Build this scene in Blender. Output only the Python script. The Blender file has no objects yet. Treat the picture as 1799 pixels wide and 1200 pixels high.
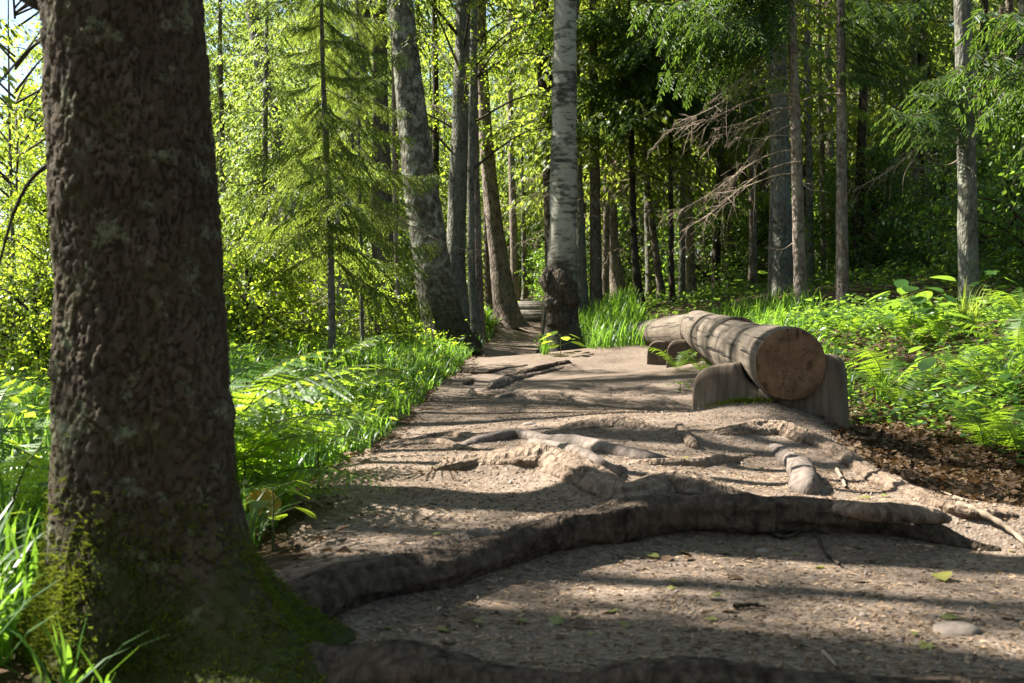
import bpy, math, random
import numpy as np
from mathutils import Vector, Matrix, Quaternion, Euler

# ------------------------------------------------------------------ camera, world, sun, exposure
SC = bpy.context.scene
COL = SC.collection
F = 2000.0                      # focal length in photo pixels (1799 wide)
CAMZ = 0.62                     # a photographer crouching
HORIZON = 560.0
PITCH = math.atan((600 - HORIZON) / F)
SUN_ALPHA = 20.0                # degrees the sun stands behind the picture's left
SUN_ELEV = 46.0
cam = bpy.data.cameras.new('camera')
cam.sensor_width = 36.0
cam.lens = 36.0 * F / 1799.0
cam.clip_start = 0.05
cam.clip_end = 600
cam.dof.use_dof = True
cam.dof.focus_distance = 8.0
cam.dof.aperture_fstop = 8.0
camo = bpy.data.objects.new('camera', cam)
camo.location = (0, 0, CAMZ)
camo.rotation_euler = (math.radians(90) - PITCH, 0, 0)
COL.objects.link(camo)
SC.camera = camo

w = bpy.data.worlds.new('World')
SC.world = w
w.use_nodes = True
wn = w.node_tree.nodes
wn.clear()
sky = wn.new('ShaderNodeTexSky')
sky.sky_type = 'NISHITA'
sky.sun_disc = False
sky.sun_elevation = math.radians(SUN_ELEV)
bgn = wn.new('ShaderNodeBackground')
bgn.inputs['Strength'].default_value = 0.055
won = wn.new('ShaderNodeOutputWorld')
w.node_tree.links.new(sky.outputs[0], bgn.inputs[0])
w.node_tree.links.new(bgn.outputs[0], won.inputs[0])
ca, sa = math.cos(math.radians(SUN_ALPHA)), math.sin(math.radians(SUN_ALPHA))
ce, se = math.cos(math.radians(SUN_ELEV)), math.sin(math.radians(SUN_ELEV))
TO_SUN = Vector((-ca * ce, sa * ce, se))
sky.sun_rotation = math.atan2(TO_SUN.x, TO_SUN.y)
sl = bpy.data.lights.new('sun', 'SUN')
sl.energy = 5.0
sl.angle = math.radians(0.55)
sl.color = (1.0, 0.94, 0.84)
so = bpy.data.objects.new('sun', sl)
so.rotation_euler = TO_SUN.to_track_quat('Z', 'Y').to_euler()
so.location = (-20, 5, 30)
COL.objects.link(so)

SC.view_settings.view_transform = 'Standard'
SC.view_settings.look = 'None'
SC.view_settings.gamma = 1.0
SC.view_settings.exposure = 2.25
SC.render.engine = 'CYCLES'
cy = SC.cycles
cy.max_bounces = 7
cy.diffuse_bounces = 3
cy.glossy_bounces = 2
cy.transmission_bounces = 5
cy.transparent_max_bounces = 4
cy.caustics_reflective = False
cy.caustics_refractive = False
cy.sample_clamp_indirect = 6.0
cy.use_denoising = True

# ------------------------------------------------------------------ small numeric helpers
rs = np.random.RandomState(7)
random.seed(7)


def ray(px, py):
    dx = (px - 899.5) / F
    dv = -(py - 600.0) / F
    c, s = math.cos(PITCH), math.sin(PITCH)
    return np.array([dx, c + dv * s, -s + dv * c])


def at(px, py, D):
    d = ray(px, py)
    return np.array([0, 0, CAMZ]) + d * (D / d[1])


def _hash(ix, iy, iz, seed):
    n = (ix.astype(np.int64) * 374761393 + iy.astype(np.int64) * 668265263 + iz.astype(np.int64) * 2147483647 + seed * 1274126177) & 0x7fffffff
    n = ((n ^ (n >> 13)) * 1274126177) & 0x7fffffff
    n = n ^ (n >> 16)
    return (n & 0xffff) / 65535.0


def noise3(P, seed=0):
    P = np.asarray(P, float)
    i = np.floor(P).astype(np.int64)
    f = P - i
    f = f * f * (3 - 2 * f)
    r = 0
    for dx in (0, 1):
        wx = f[..., 0] if dx else 1 - f[..., 0]
        for dy in (0, 1):
            wy = f[..., 1] if dy else 1 - f[..., 1]
            for dz in (0, 1):
                wz = f[..., 2] if dz else 1 - f[..., 2]
                r = r + wx * wy * wz * _hash(i[..., 0] + dx, i[..., 1] + dy, i[..., 2] + dz, seed)
    return r * 2 - 1


def fbm(P, oct=4, seed=0):
    P = np.asarray(P, float)
    a, s, t = 1.0, 0.0, 0.0
    for k in range(oct):
        s = s + a * noise3(P * (2.03 ** k) + 17.3 * k, seed + k)
        t += a
        a *= 0.5
    return s / t


def xy0(x, y):
    return np.stack([np.asarray(x, float), np.asarray(y, float), np.zeros_like(np.asarray(x, float))], -1)


def sstep(t):
    t = np.clip(t, 0, 1)
    return t * t * (3 - 2 * t)


# ------------------------------------------------------------------ terrain height
def _cp():
    c = []

    def px(x, y, D):
        p = at(x, y, D)
        c.append((p[0], p[1], p[2]))
    for x in (-2.5, -1, 0, 1, 2.0):
        for y in (0.5, 1.8, 3.0):
            c.append((x, y, 0.0))
    c += [(0, 5, .03), (0, 6.5, .02), (-.7, 6.5, -.05), (1.2, 6.8, .06), (1.55, 6.3, .04), (0, 9, .04), (-.6, 9, -.0), (1.4, 9, .06), (0, 12, .05),
          (1.3, 12, .07), (.1, 15, .09), (-.1, 17, .24), (.1, 20, .44), (.4, 24, .78), (.5, 28, 1.05), (.6, 40, 1.7)]
    c += [(1.9, 12, .08), (1.5, 14.8, .08), (1.8, 9, .08)]
    c += [(2.35, 6, -.16), (2.6, 5, -.16), (2.4, 4, -.12), (2.3, 7.5, -.08), (2.2, 9, .06)]
    c += [(3.0, 7, .10), (3.6, 7.2, .32), (3.6, 6, .15), (4.6, 6, .5), (2.9, 9.5, .36), (2.85, 11, .5), (4.0, 9.5, .55), (6, 9, .95)]
    for q in ((1704, 562, 11.5), (1405, 548, 13), (1480, 530, 13), (1374, 512, 16), (1123, 535, 18), (1048, 556, 18), (1024, 570, 18),
              (1180, 530, 18), (1092, 540, 22), (1215, 525, 22), (1290, 518, 22), (1447, 500, 20), (1610, 492, 18), (1645, 498, 19),
              (1060, 612, 14), (560, 605, 16), (620, 618, 16), (690, 606, 16), (583, 660, 9), (893, 572, 20)):
        px(*q)
    c += [(-3, 6, -.02), (-4, 3, -.1), (-6, 10, -.2), (-8, 16, -.5), (-12, 10, -1.3), (-12, 25, -1.0), (-2, 12, .1), (-4, 22, .2), (0, 60, 2.6), (20, 60, 5.0),
          (-20, 60, -1), (25, 20, 5), (10, 14, 1.9), (-25, 10, -3.2), (0, -10, 0), (15, -5, 1.4), (-20, -10, -2), (6, 3, .8), (4, 1, .1), (8, 30, 2.6)]
    return np.array(c)


CP = _cp()
_K = np.sqrt(((CP[:, None, :2] - CP[None, :, :2]) ** 2).sum(-1) + 0.8 ** 2)
_W = np.linalg.solve(_K + 1e-6 * np.eye(len(CP)), CP[:, 2])
RIDGES = []            # filled by the roots: (points Nx2, heights N, width N)

_R1Y = ([-.8, -.4, 0, .4, .9, 1.25, 1.6, 2.4], [2.2, 2.3, 2.85, 3.15, 3.2, 3.15, 2.95, 2.6])


def h0(x, y):
    x = np.asarray(x, float)
    y = np.asarray(y, float)
    sh = x.shape
    xf, yf = x.ravel(), y.ravel()
    out = np.zeros(len(xf))
    for a in range(0, len(xf), 20000):
        b = a + 20000
        k = np.sqrt((xf[a:b, None] - CP[None, :, 0]) ** 2 + (yf[a:b, None] - CP[None, :, 1]) ** 2 + 0.8 ** 2)
        out[a:b] = k @ _W
    yr = np.interp(xf, *_R1Y)
    out += .085 * sstep((yf - yr + .06) / .16) * (1 - sstep((yf - 3.5) / 2.2)) * sstep((xf + .9) / .4) * (1 - sstep((xf - 1.5) / .6))
    return out.reshape(sh)


def h(x, y, fine=True):
    x = np.asarray(x, float)
    y = np.asarray(y, float)
    z = h0(x, y)
    sh = z.shape
    xf, yf, zf = x.ravel(), y.ravel(), z.ravel().copy()
    near = (np.abs(xf) < 4) & (yf > 0.8) & (yf < 20)
    if near.any() and RIDGES:
        xn, yn = xf[near], yf[near]
        add = np.zeros(len(xn))
        for P, A, W in RIDGES:
            m = (xn > P[:, 0].min() - .6) & (xn < P[:, 0].max() + .6) & (yn > P[:, 1].min() - .6) & (yn < P[:, 1].max() + .6)
            if not m.any():
                continue
            d2 = (xn[m, None] - P[None, :, 0]) ** 2 + (yn[m, None] - P[None, :, 1]) ** 2
            v = (A[None] * np.exp(-d2 / (W[None] ** 2))).max(1)
            add[m] = np.maximum(add[m], v)
        zf[near] += add
    if fine:
        q = xy0(xf, yf)
        amp = np.clip((np.abs(xf) + yf) / 12, 0.4, 2.2)
        zf += .012 * amp * fbm(q * 1.7, 3, 3) + .006 * fbm(q * 7.0, 2, 9)
    return zf.reshape(sh)


_PY = [0, 1.5, 2.5, 3, 4, 5, 6.5, 9, 12, 14, 15, 17, 20, 24, 30]
_XL = [-.5, -.5, -.5, -.6, -.7, -.7, -.7, -.66, -.56, -.5, -.45, -.42, -.2, .1, .3]
_XR = [2.4, 2.4, 2.3, 2.2, 2.0, 1.9, 1.75, 1.8, 1.95, 1.55, .55, .45, .5, .75, 1.0]
_XB = [3.6, 3.5, 3.3, 3.2, 3.0, 2.75, 2.55, 2.25, 2.25, 1.75, .8, .6, .72, 1.0, 1.2]


def xl(y): return np.interp(y, _PY, _XL)
def xr(y): return np.interp(y, _PY, _XR)
def xb(y): return np.interp(y, _PY, _XB)


def on_ground(px, py, c=0.0, n=40):
    """point on the smooth ground raised by c that this photo pixel looks at"""
    d = ray(px, py)
    lo, hi = 1.0, 60.0
    ts = np.linspace(1.2, 45, 900)
    X, Y, Z = d[0] * ts, d[1] * ts, CAMZ + d[2] * ts
    g = Z - (h0(X, Y) + c)
    k = np.argmax(g < 0) if (g < 0).any() else len(ts) - 1
    t = ts[k]
    if k > 0 and g[k] < 0:
        t = ts[k - 1] + (ts[k] - ts[k - 1]) * g[k - 1] / (g[k - 1] - g[k])
    return np.array([d[0] * t, d[1] * t, CAMZ + d[2] * t])


# ------------------------------------------------------------------ mesh helpers
class MB:
    """collects vertices and faces of one mesh; faces carry a material slot"""

    def __init__(self):
        self.v, self.f, self.n = [], [], 0

    def add(self, V, Fc, mat=0):
        V = np.asarray(V, np.float32).reshape(-1, 3)
        Fc = np.asarray(Fc, np.int32)
        if len(V) == 0 or len(Fc) == 0:
            return
        self.v.append(V)
        self.f.append((Fc + self.n, mat))
        self.n += len(V)

    def mesh(self, name, mats, smooth=False):
        me = bpy.data.meshes.new(name)
        V = np.concatenate(self.v)
        loops = np.concatenate([f.ravel() for f, m in self.f])
        tot = np.concatenate([np.full(len(f), f.shape[1], np.int32) for f, m in self.f])
        mi = np.concatenate([np.full(len(f), m, np.int32) for f, m in self.f])
        start = np.concatenate([[0], np.cumsum(tot)[:-1]]).astype(np.int32)
        me.vertices.add(len(V))
        me.vertices.foreach_set('co', V.ravel())
        me.loops.add(len(loops))
        me.loops.foreach_set('vertex_index', loops.astype(np.int32))
        me.polygons.add(len(tot))
        me.polygons.foreach_set('loop_start', start)
        me.polygons.foreach_set('loop_total', tot)
        me.polygons.foreach_set('material_index', mi)
        if smooth is not False:
            sm = np.ones(len(tot), bool) if smooth is True else np.isin(mi, smooth)
            me.polygons.foreach_set('use_smooth', sm)
        for m in (mats if isinstance(mats, (list, tuple)) else [mats]):
            me.materials.append(m)
        me.update(calc_edges=True)
        return me


def link(name, data, parent=None, loc=None, rot=None, scale=None, **props):
    o = bpy.data.objects.new(name, data)
    COL.objects.link(o)
    if parent is not None:
        o.parent = parent
    if loc is not None:
        o.location = [float(v) for v in loc]
    if rot is not None:
        if isinstance(rot, Quaternion):
            o.rotation_mode = 'QUATERNION'
            o.rotation_quaternion = rot
        else:
            o.rotation_euler = rot
    if scale is not None:
        o.scale = scale if hasattr(scale, '__len__') else (scale,) * 3
    for k, v in props.items():
        o[k] = v
    return o


def thing(name, label, category, loc=(0, 0, 0), group=None, data=None, **kw):
    o = link(name, data, None, loc, **kw)
    o['label'] = label
    o['category'] = category
    if group:
        o['group'] = group
    return o


def structure(name, me, label=None):
    o = link(name, me)
    o['kind'] = 'structure'
    if label:
        o['label'] = label
    return o


def stuff(name, me, label, category, **kw):
    o = link(name, me, **kw)
    o['kind'] = 'stuff'
    o['label'] = label
    o['category'] = category
    return o


def catmull(P, n):
    P = np.asarray(P, float)
    Q = np.vstack([2 * P[0] - P[1], P, 2 * P[-1] - P[-2]])
    out = []
    for i in range(1, len(Q) - 2):
        p0, p1, p2, p3 = Q[i - 1], Q[i], Q[i + 1], Q[i + 2]
        t = np.linspace(0, 1, n, endpoint=False)[:, None]
        out.append(.5 * ((2 * p1) + (-p0 + p2) * t + (2 * p0 - 5 * p1 + 4 * p2 - p3) * t ** 2 + (-p0 + 3 * p1 - 3 * p2 + p3) * t ** 3))
    out.append(Q[-2:-1])
    return np.vstack(out)


def frames(P, up=(0, 0, 1)):
    P = np.asarray(P, float)
    T = np.gradient(P, axis=0)
    T /= np.linalg.norm(T, axis=1, keepdims=True) + 1e-12
    u = np.array(up, float)
    if abs(T[0] @ u) > .95:
        u = np.array([0, 1.0, 0])
    A = np.zeros_like(P)
    a = u - T[0] * (u @ T[0])
    a /= np.linalg.norm(a)
    for i in range(len(P)):
        a = a - T[i] * (a @ T[i])
        a /= np.linalg.norm(a) + 1e-12
        A[i] = a
    B = np.cross(T, A)
    return T, A, B


def tube(P, R, sides=8, cap=True, squash=1.0, up=(0, 0, 1), disp=None, wide=1.0):
    """tube along P (n,3); disp(theta, s, pts) -> radial factor"""
    P = np.asarray(P, float)
    R = np.broadcast_to(np.asarray(R, float), (len(P),))
    T, A, B = frames(P, up)
    th = np.linspace(0, 2 * np.pi, sides, endpoint=False)
    r = R[:, None] * np.ones(sides)[None]
    if disp is not None:
        s = np.concatenate([[0], np.cumsum(np.linalg.norm(np.diff(P, axis=0), axis=1))])
        r = r * disp(th[None] + 0 * r, s[:, None] + 0 * r)
    V = P[:, None] + r[..., None] * (np.cos(th)[None, :, None] * A[:, None] * squash + np.sin(th)[None, :, None] * B[:, None] * wide)
    n = len(P)
    i = np.arange(n - 1)[:, None] * sides
    j = np.arange(sides)[None]
    k = (j + 1) % sides
    Q = np.stack([i + j, i + k, i + sides + k, i + sides + j], -1).reshape(-1, 4)
    V = V.reshape(-1, 3)
    return V, Q


def caps(P0, ring0, n):
    """triangle fan closing a ring of indices"""
    return np.stack([np.full(len(ring0), n), ring0, np.roll(ring0, -1)], -1)


def rot_to(D, roll=None):
    """(n,3,3) matrices whose columns are x=dir, y, z for directions D"""
    D = np.asarray(D, float)
    D = D / (np.linalg.norm(D, axis=1, keepdims=True) + 1e-12)
    up = np.tile([0, 0, 1.0], (len(D), 1))
    m = np.abs(D[:, 2]) > .97
    up[m] = [1, 0, 0]
    Y = np.cross(up, D)
    Y /= np.linalg.norm(Y, axis=1, keepdims=True) + 1e-12
    Z = np.cross(D, Y)
    if roll is not None:
        c, s = np.cos(roll)[:, None], np.sin(roll)[:, None]
        Y, Z = Y * c + Z * s, Z * c - Y * s
    return np.stack([D, Y, Z], -1)


def scatter(TV, TF, P, R, S):
    """copies of a template; S is (n,) or (n,3)"""
    TV = np.asarray(TV, float)
    TF = np.asarray(TF)
    n = len(P)
    S = np.asarray(S, float)
    if S.ndim == 1:
        S = np.repeat(S[:, None], 3, 1)
    V = TV[None] * S[:, None]
    V = np.einsum('nij,nkj->nki', R, V) + np.asarray(P)[:, None]
    Fc = TF[None] + (np.arange(n) * len(TV))[:, None, None]
    return V.reshape(-1, 3), Fc.reshape(-1, TF.shape[1])


def unit(a):
    a = np.asarray(a, float)
    return a / (np.linalg.norm(a, axis=-1, keepdims=True) + 1e-12)


# ------------------------------------------------------------------ materials
def newmat(name):
    m = bpy.data.materials.new(name)
    m.use_nodes = True
    nt = m.node_tree
    nt.nodes.clear()
    return m, nt, nt.nodes.new('ShaderNodeOutputMaterial')


class NT:
    def __init__(self, nt):
        self.nt = nt

    def n(self, t, **kw):
        x = self.nt.nodes.new('ShaderNode' + t)
        for k, v in kw.items():
            setattr(x, k, v)
        return x

    def l(self, a, b):
        self.nt.links.new(a, b)

    def noise(self, vec, scale, detail=4, rough=.55, out=0):
        x = self.n('TexNoise')
        x.inputs['Scale'].default_value = scale
        x.inputs['Detail'].default_value = detail
        x.inputs['Roughness'].default_value = rough
        if vec is not None:
            self.l(vec, x.inputs['Vector'])
        return x.outputs[out]

    def ramp(self, fac, stops):
        x = self.n('ValToRGB')
        cr = x.color_ramp
        while len(cr.elements) < len(stops):
            cr.elements.new(.5)
        for e, (p, c) in zip(cr.elements, stops):
            e.position = p
            e.color = (c[0], c[1], c[2], 1) if hasattr(c, '__len__') else (c, c, c, 1)
        self.l(fac, x.inputs[0])
        return x.outputs[0]

    def mix(self, fac, a, b):
        x = self.n('MixRGB')
        for s, i in ((fac, 0), (a, 1), (b, 2)):
            if hasattr(s, 'is_linked'):
                self.l(s, x.inputs[i])
            elif hasattr(s, '__len__'):
                x.inputs[i].default_value = (*s[:3], 1)
            else:
                x.inputs[i].default_value = s
        return x.outputs[0]

    def math(self, op, a, b=0.0):
        x = self.n('Math', operation=op)
        for s, i in ((a, 0), (b, 1)):
            if hasattr(s, 'is_linked'):
                self.l(s, x.inputs[i])
            else:
                x.inputs[i].default_value = s
        return x.outputs[0]

    def mapping(self, vec, scale=(1, 1, 1), loc=(0, 0, 0)):
        x = self.n('Mapping')
        x.inputs['Scale'].default_value = scale
        x.inputs['Location'].default_value = loc
        self.l(vec, x.inputs[0])
        return x.outputs[0]

    def bump(self, hgt, dist=.01, strength=1.0, normal=None):
        x = self.n('Bump')
        x.inputs['Strength'].default_value = strength
        x.inputs['Distance'].default_value = dist
        self.l(hgt, x.inputs['Height'])
        if normal is not None:
            self.l(normal, x.inputs['Normal'])
        return x.outputs[0]

    def bsdf(self, col, rough=.85, normal=None, spec=.25):
        x = self.n('BsdfPrincipled')
        if hasattr(col, 'is_linked'):
            self.l(col, x.inputs['Base Color'])
        else:
            x.inputs['Base Color'].default_value = (*col[:3], 1)
        if hasattr(rough, 'is_linked'):
            self.l(rough, x.inputs['Roughness'])
        else:
            x.inputs['Roughness'].default_value = rough
        x.inputs['Specular IOR Level'].default_value = spec
        if normal is not None:
            self.l(normal, x.inputs['Normal'])
        return x.outputs[0]


def leaf_mat(name, cols, trans, tmix=.5, rough=.45, spec=.35, objvar=.25):
    """cols: dark..light base colours by island; trans: colour of light let through"""
    m, nt, out = newmat(name)
    N = NT(nt)
    geo = N.n('NewGeometry')
    oi = N.n('ObjectInfo')
    f = N.math('ADD', N.math('MULTIPLY', geo.outputs['Random Per Island'], 1 - objvar), N.math('MULTIPLY', oi.outputs['Random'], objvar))
    k = len(cols)
    base = N.ramp(f, [(i / max(1, k - 1), c) for i, c in enumerate(cols)])
    tc = N.ramp(f, [(0, [t * .65 for t in trans]), (.6, trans), (1, [min(1, t * 1.3) for t in trans])])
    p = N.bsdf(base, rough, None, spec)
    t = N.n('BsdfTranslucent')
    N.l(tc, t.inputs[0])
    mx = N.n('MixShader')
    mx.inputs[0].default_value = tmix
    N.l(p, mx.inputs[1])
    N.l(t.outputs[0], mx.inputs[2])
    N.l(mx.outputs[0], out.inputs[0])
    return m


def bark_mat(name, dark, light, kind='scaly', moss=None, scale=1.0, lichen=None, bumpd=.02, moss0=0.0, lic=(.56, .66)):
    m, nt, out = newmat(name)
    N = NT(nt)
    tc = N.n('TexCoord')
    oi = N.n('ObjectInfo')
    off = N.n('VectorMath', operation='ADD')
    N.l(tc.outputs['Object'], off.inputs[0])
    N.l(oi.outputs['Random'], off.inputs[1])
    v = off.outputs[0]
    if kind == 'birch':
        vv = N.mapping(v, (6 * scale, 6 * scale, 22 * scale))
        a = N.noise(vv, 1.0, 6, .65)
        big = N.noise(v, 2.6 * scale, 5, .6)
        fine = N.noise(N.mapping(v, (30, 30, 90)), 1.0, 3)
        pat = N.math('ADD', N.math('MULTIPLY', a, .55), N.math('MULTIPLY', big, .5))
        col = N.ramp(pat, [(.40, dark), (.50, [d * .5 + l * .35 for d, l in zip(dark, light)]), (.56, light), (.75, [l * 1.15 for l in light])])
        hgt = N.math('ADD', pat, N.math('MULTIPLY', fine, .25))
    else:
        vo = N.n('TexVoronoi')
        vo.feature = 'F1'
        vo.inputs['Scale'].default_value = 1.0
        wv = N.mapping(v, (26 * scale, 26 * scale, 13 * scale))
        nz = N.n('TexNoise')
        nz.inputs['Scale'].default_value = 1.5
        N.l(wv, nz.inputs['Vector'])
        ad = N.n('VectorMath', operation='ADD')
        N.l(wv, ad.inputs[0])
        N.l(nz.outputs['Color'], ad.inputs[1])
        N.l(ad.outputs[0], vo.inputs['Vector'])
        big = N.noise(v, 3.0 * scale, 5, .6)
        fine = N.noise(N.mapping(v, (60, 60, 30)), 1.0, 4)
        pat = N.math('SUBTRACT', N.math('ADD', N.math('MULTIPLY', big, .6), N.math('MULTIPLY', fine, .5)), N.math('MULTIPLY', vo.outputs['Distance'], .38))
        col = N.ramp(pat, [(.12, dark), (.34, [.5 * (d + l) for d, l in zip(dark, light)]), (.58, light)])
        hgt = N.math('ADD', N.math('MULTIPLY', vo.outputs['Distance'], -.8), N.math('MULTIPLY', fine, .6))
    if lichen is not None:
        ln = N.noise(v, 9 * scale, 5, .7)
        lm = N.ramp(ln, [(lic[0], 0), (lic[1], 1)])
        col = N.mix(N.math('MULTIPLY', lm, .75), col, lichen)
    if moss is not None:
        sep = N.n('SeparateXYZ')
        N.l(tc.outputs['Object'], sep.inputs[0])
        mn = N.noise(v, 7, 5, .65)
        mz = N.math('SUBTRACT', N.math('ADD', N.math('MULTIPLY', mn, 1.6), moss0 * moss[1]), N.math('MULTIPLY', sep.outputs[2], moss[1]))
        mm = N.ramp(mz, [(.35, 0), (1.0, 1)])
        tex = N.ramp(N.noise(N.mapping(v, (1, 1, .45)), 26, 5, .7), [(.35, [c * .35 for c in moss[0]]), (.62, [c * 1.6 for c in moss[0]]), (.8, [c * 3.2 for c in moss[0]])])
        col = N.mix(N.math('MULTIPLY', mm, .9), col, tex)
    N.l(N.bsdf(col, .9, N.bump(hgt, bumpd, .9), .15), out.inputs[0])
    return m


def hero_mat():
    """old spruce bark: the plates' own colour, darker fissures between them, lichen, moss low down"""
    m, nt, out = newmat('old_spruce_bark')
    N = NT(nt)
    tc = N.n('TexCoord')
    v = tc.outputs['Object']
    at_ = N.n('Attribute')
    at_.attribute_name = 'plate'
    big = N.noise(v, 5, 5, .65)
    fine = N.noise(N.mapping(v, (1, 1, .6)), 70, 4, .65)
    f = N.math('ADD', N.math('MULTIPLY', at_.outputs['Fac'], .30), N.math('ADD', N.math('MULTIPLY', big, .5), N.math('MULTIPLY', fine, .35)))
    col = N.ramp(f, [(.3, (.010, .006, .004)), (.52, (.030, .021, .013)), (.72, (.062, .046, .032)), (.95, (.14, .112, .082))])
    alg = N.ramp(N.noise(v, 8, 5, .7), [(.44, 0), (.62, 1)])
    col = N.mix(N.math('MULTIPLY', alg, .5), col, (.042, .040, .014))
    lic = N.ramp(N.noise(N.mapping(v, (1, 1, 1), (3, 1, 7)), 15, 6, .8), [(.55, 0), (.62, 1)])
    col = N.mix(N.math('MULTIPLY', lic, .7), col, (.13, .145, .085))
    sep = N.n('SeparateXYZ')
    N.l(v, sep.inputs[0])
    mz = N.math('SUBTRACT', N.math('MULTIPLY', N.noise(v, 9, 5, .65), 1.7), N.math('MULTIPLY', sep.outputs[2], 2.4))
    mm = N.ramp(mz, [(.38, 0), (.7, 1)])
    col = N.mix(N.math('MULTIPLY', mm, .85), col, (.03, .036, .008))
    N.l(N.bsdf(col, .9, N.bump(N.math('ADD', fine, N.math('MULTIPLY', big, .5)), .007, .9), .15), out.inputs[0])
    return m


def ground_mat(name, cols, bumpd=.012, blend=None):
    m, nt, out = newmat(name)
    N = NT(nt)
    tc = N.n('TexCoord')
    v = tc.outputs['Object']
    a = N.noise(v, 2.2, 6, .6)
    b = N.noise(v, 38, 5, .7)
    c = N.noise(v, 160, 3, .6)
    vo = N.n('TexVoronoi')
    vo.inputs['Scale'].default_value = 85
    N.l(v, vo.inputs['Vector'])
    sepc = N.n('SeparateColor')
    N.l(vo.outputs['Color'], sepc.inputs[0])
    f = N.math('ADD', N.math('ADD', N.math('MULTIPLY', a, .45), N.math('MULTIPLY', b, .4)), N.math('MULTIPLY', sepc.outputs[0], .18))
    col = N.ramp(f, [(.30, cols[0]), (.48, cols[1]), (.62, cols[2]), (.78, cols[3])])
    hgt = N.math('ADD', N.math('ADD', b, N.math('MULTIPLY', c, .5)), N.math('MULTIPLY', vo.outputs['Distance'], .6))
    N.l(N.bsdf(col, .95, N.bump(hgt, bumpd, .8), .1), out.inputs[0])
    return m


def wood_mat(name, dark, light, axis=1, bumpd=.006, ck=.60):
    """weathered bare wood, grain along a local axis"""
    m, nt, out = newmat(name)
    N = NT(nt)
    tc = N.n('TexCoord')
    v = tc.outputs['Object']
    s = [34, 34, 34]
    s[axis] = 2.2
    g = N.noise(N.mapping(v, s), 1.0, 6, .65)
    big = N.noise(v, 3.2, 5, .6)
    s2 = [90, 90, 90]
    s2[axis] = 1.4
    crack = N.noise(N.mapping(v, s2), .35, 3, .6)
    cm = N.ramp(crack, [(ck, 1), (ck + .06, 0)])
    f = N.math('ADD', N.math('MULTIPLY', g, .55), N.math('MULTIPLY', big, .5))
    col = N.ramp(f, [(.34, dark), (.66, light)])
    col = N.mix(N.math('SUBTRACT', 1.0, cm), col, [d * .35 for d in dark])
    hgt = N.math('ADD', N.math('MULTIPLY', g, .6), cm)
    N.l(N.bsdf(col, .85, N.bump(hgt, bumpd, .8), .2), out.inputs[0])
    return m


def endgrain_mat(name, dark, light):
    m, nt, out = newmat(name)
    N = NT(nt)
    tc = N.n('TexCoord')
    v = tc.outputs['Object']
    sep = N.n('SeparateXYZ')
    N.l(v, sep.inputs[0])
    nz = N.noise(v, 7, 3, .5)
    r = N.math('POWER', N.math('ADD', N.math('POWER', sep.outputs[0], 2.0), N.math('POWER', sep.outputs[2], 2.0)), .5)
    ring = N.math('SINE', N.math('MULTIPLY', N.math('ADD', r, N.math('MULTIPLY', nz, .06)), 560.0))
    ang = N.math('ARCTAN2', sep.outputs[2], sep.outputs[0])
    comb = N.n('CombineXYZ')
    N.l(N.math('MULTIPLY', ang, 3.2), comb.inputs[0])
    N.l(N.math('MULTIPLY', r, 2.5), comb.inputs[1])
    ck = N.noise(comb.outputs[0], 2.4, 4, .6)
    cr = N.ramp(ck, [(.605, 0), (.635, 1)])
    big = N.noise(v, 9, 5, .65)
    blot = N.noise(v, 14, 3, .5)
    f = N.math('ADD', N.math('MULTIPLY', ring, .045), big)
    col = N.ramp(f, [(.28, dark), (.68, light)])
    col = N.mix(N.math('MULTIPLY', N.ramp(blot, [(.58, 0), (.66, 1)]), .6), col, [d * .45 for d in dark])
    col = N.mix(N.math('MULTIPLY', cr, .85), col, [d * .25 for d in dark])
    hgt = N.math('SUBTRACT', N.math('MULTIPLY', ring, .2), N.math('MULTIPLY', cr, 2.0))
    N.l(N.bsdf(col, .9, N.bump(hgt, .003, .7), .15), out.inputs[0])
    return m


def plain_mat(name, a, b, scale=20, rough=.85, bumpd=.003):
    m, nt, out = newmat(name)
    N = NT(nt)
    tc = N.n('TexCoord')
    geo = N.n('NewGeometry')
    n1 = N.noise(tc.outputs['Object'], scale, 5, .6)
    f = N.math('ADD', N.math('MULTIPLY', n1, .6), N.math('MULTIPLY', geo.outputs['Random Per Island'], .4))
    N.l(N.bsdf(N.ramp(f, [(.25, a), (.75, b)]), rough, N.bump(n1, bumpd, .7), .2), out.inputs[0])
    return m


M_SPRUCE = leaf_mat('spruce_needles', [(.014, .036, .008), (.035, .075, .012), (.07, .12, .018), (.13, .175, .03)], (.36, .45, .05), .5, .5, .3)
M_BOUGH = leaf_mat('young_spruce_needles', [(.014, .042, .010), (.03, .075, .014), (.06, .115, .02), (.12, .17, .03)], (.34, .45, .06), .48, .5, .3)
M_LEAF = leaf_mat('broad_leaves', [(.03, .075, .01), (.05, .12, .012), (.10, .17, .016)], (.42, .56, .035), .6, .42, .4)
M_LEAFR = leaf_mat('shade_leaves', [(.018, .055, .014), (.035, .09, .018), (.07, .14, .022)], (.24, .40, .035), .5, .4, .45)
M_GRASS = leaf_mat('grass_blades', [(.022, .07, .014), (.04, .115, .018), (.085, .17, .022)], (.24, .44, .035), .5, .4, .5)
M_FERN = leaf_mat('fern_green', [(.03, .085, .012), (.055, .13, .015), (.085, .17, .02)], (.34, .52, .03), .55, .45, .4)
M_MOSS = leaf_mat('moss_green', [(.03, .05, .006), (.06, .085, .008), (.10, .12, .012)], (.2, .24, .02), .3, .8, .1)
M_YELLOW = leaf_mat('yellowing_leaf', [(.45, .26, .06), (.55, .33, .08)], (.8, .5, .14), .5, .5, .3, 0)
M_DRYLEAF = leaf_mat('dry_leaf', [(.045, .026, .014), (.085, .053, .029), (.17, .115, .068)], (.14, .08, .03), .2, .7, .2, .1)
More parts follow.
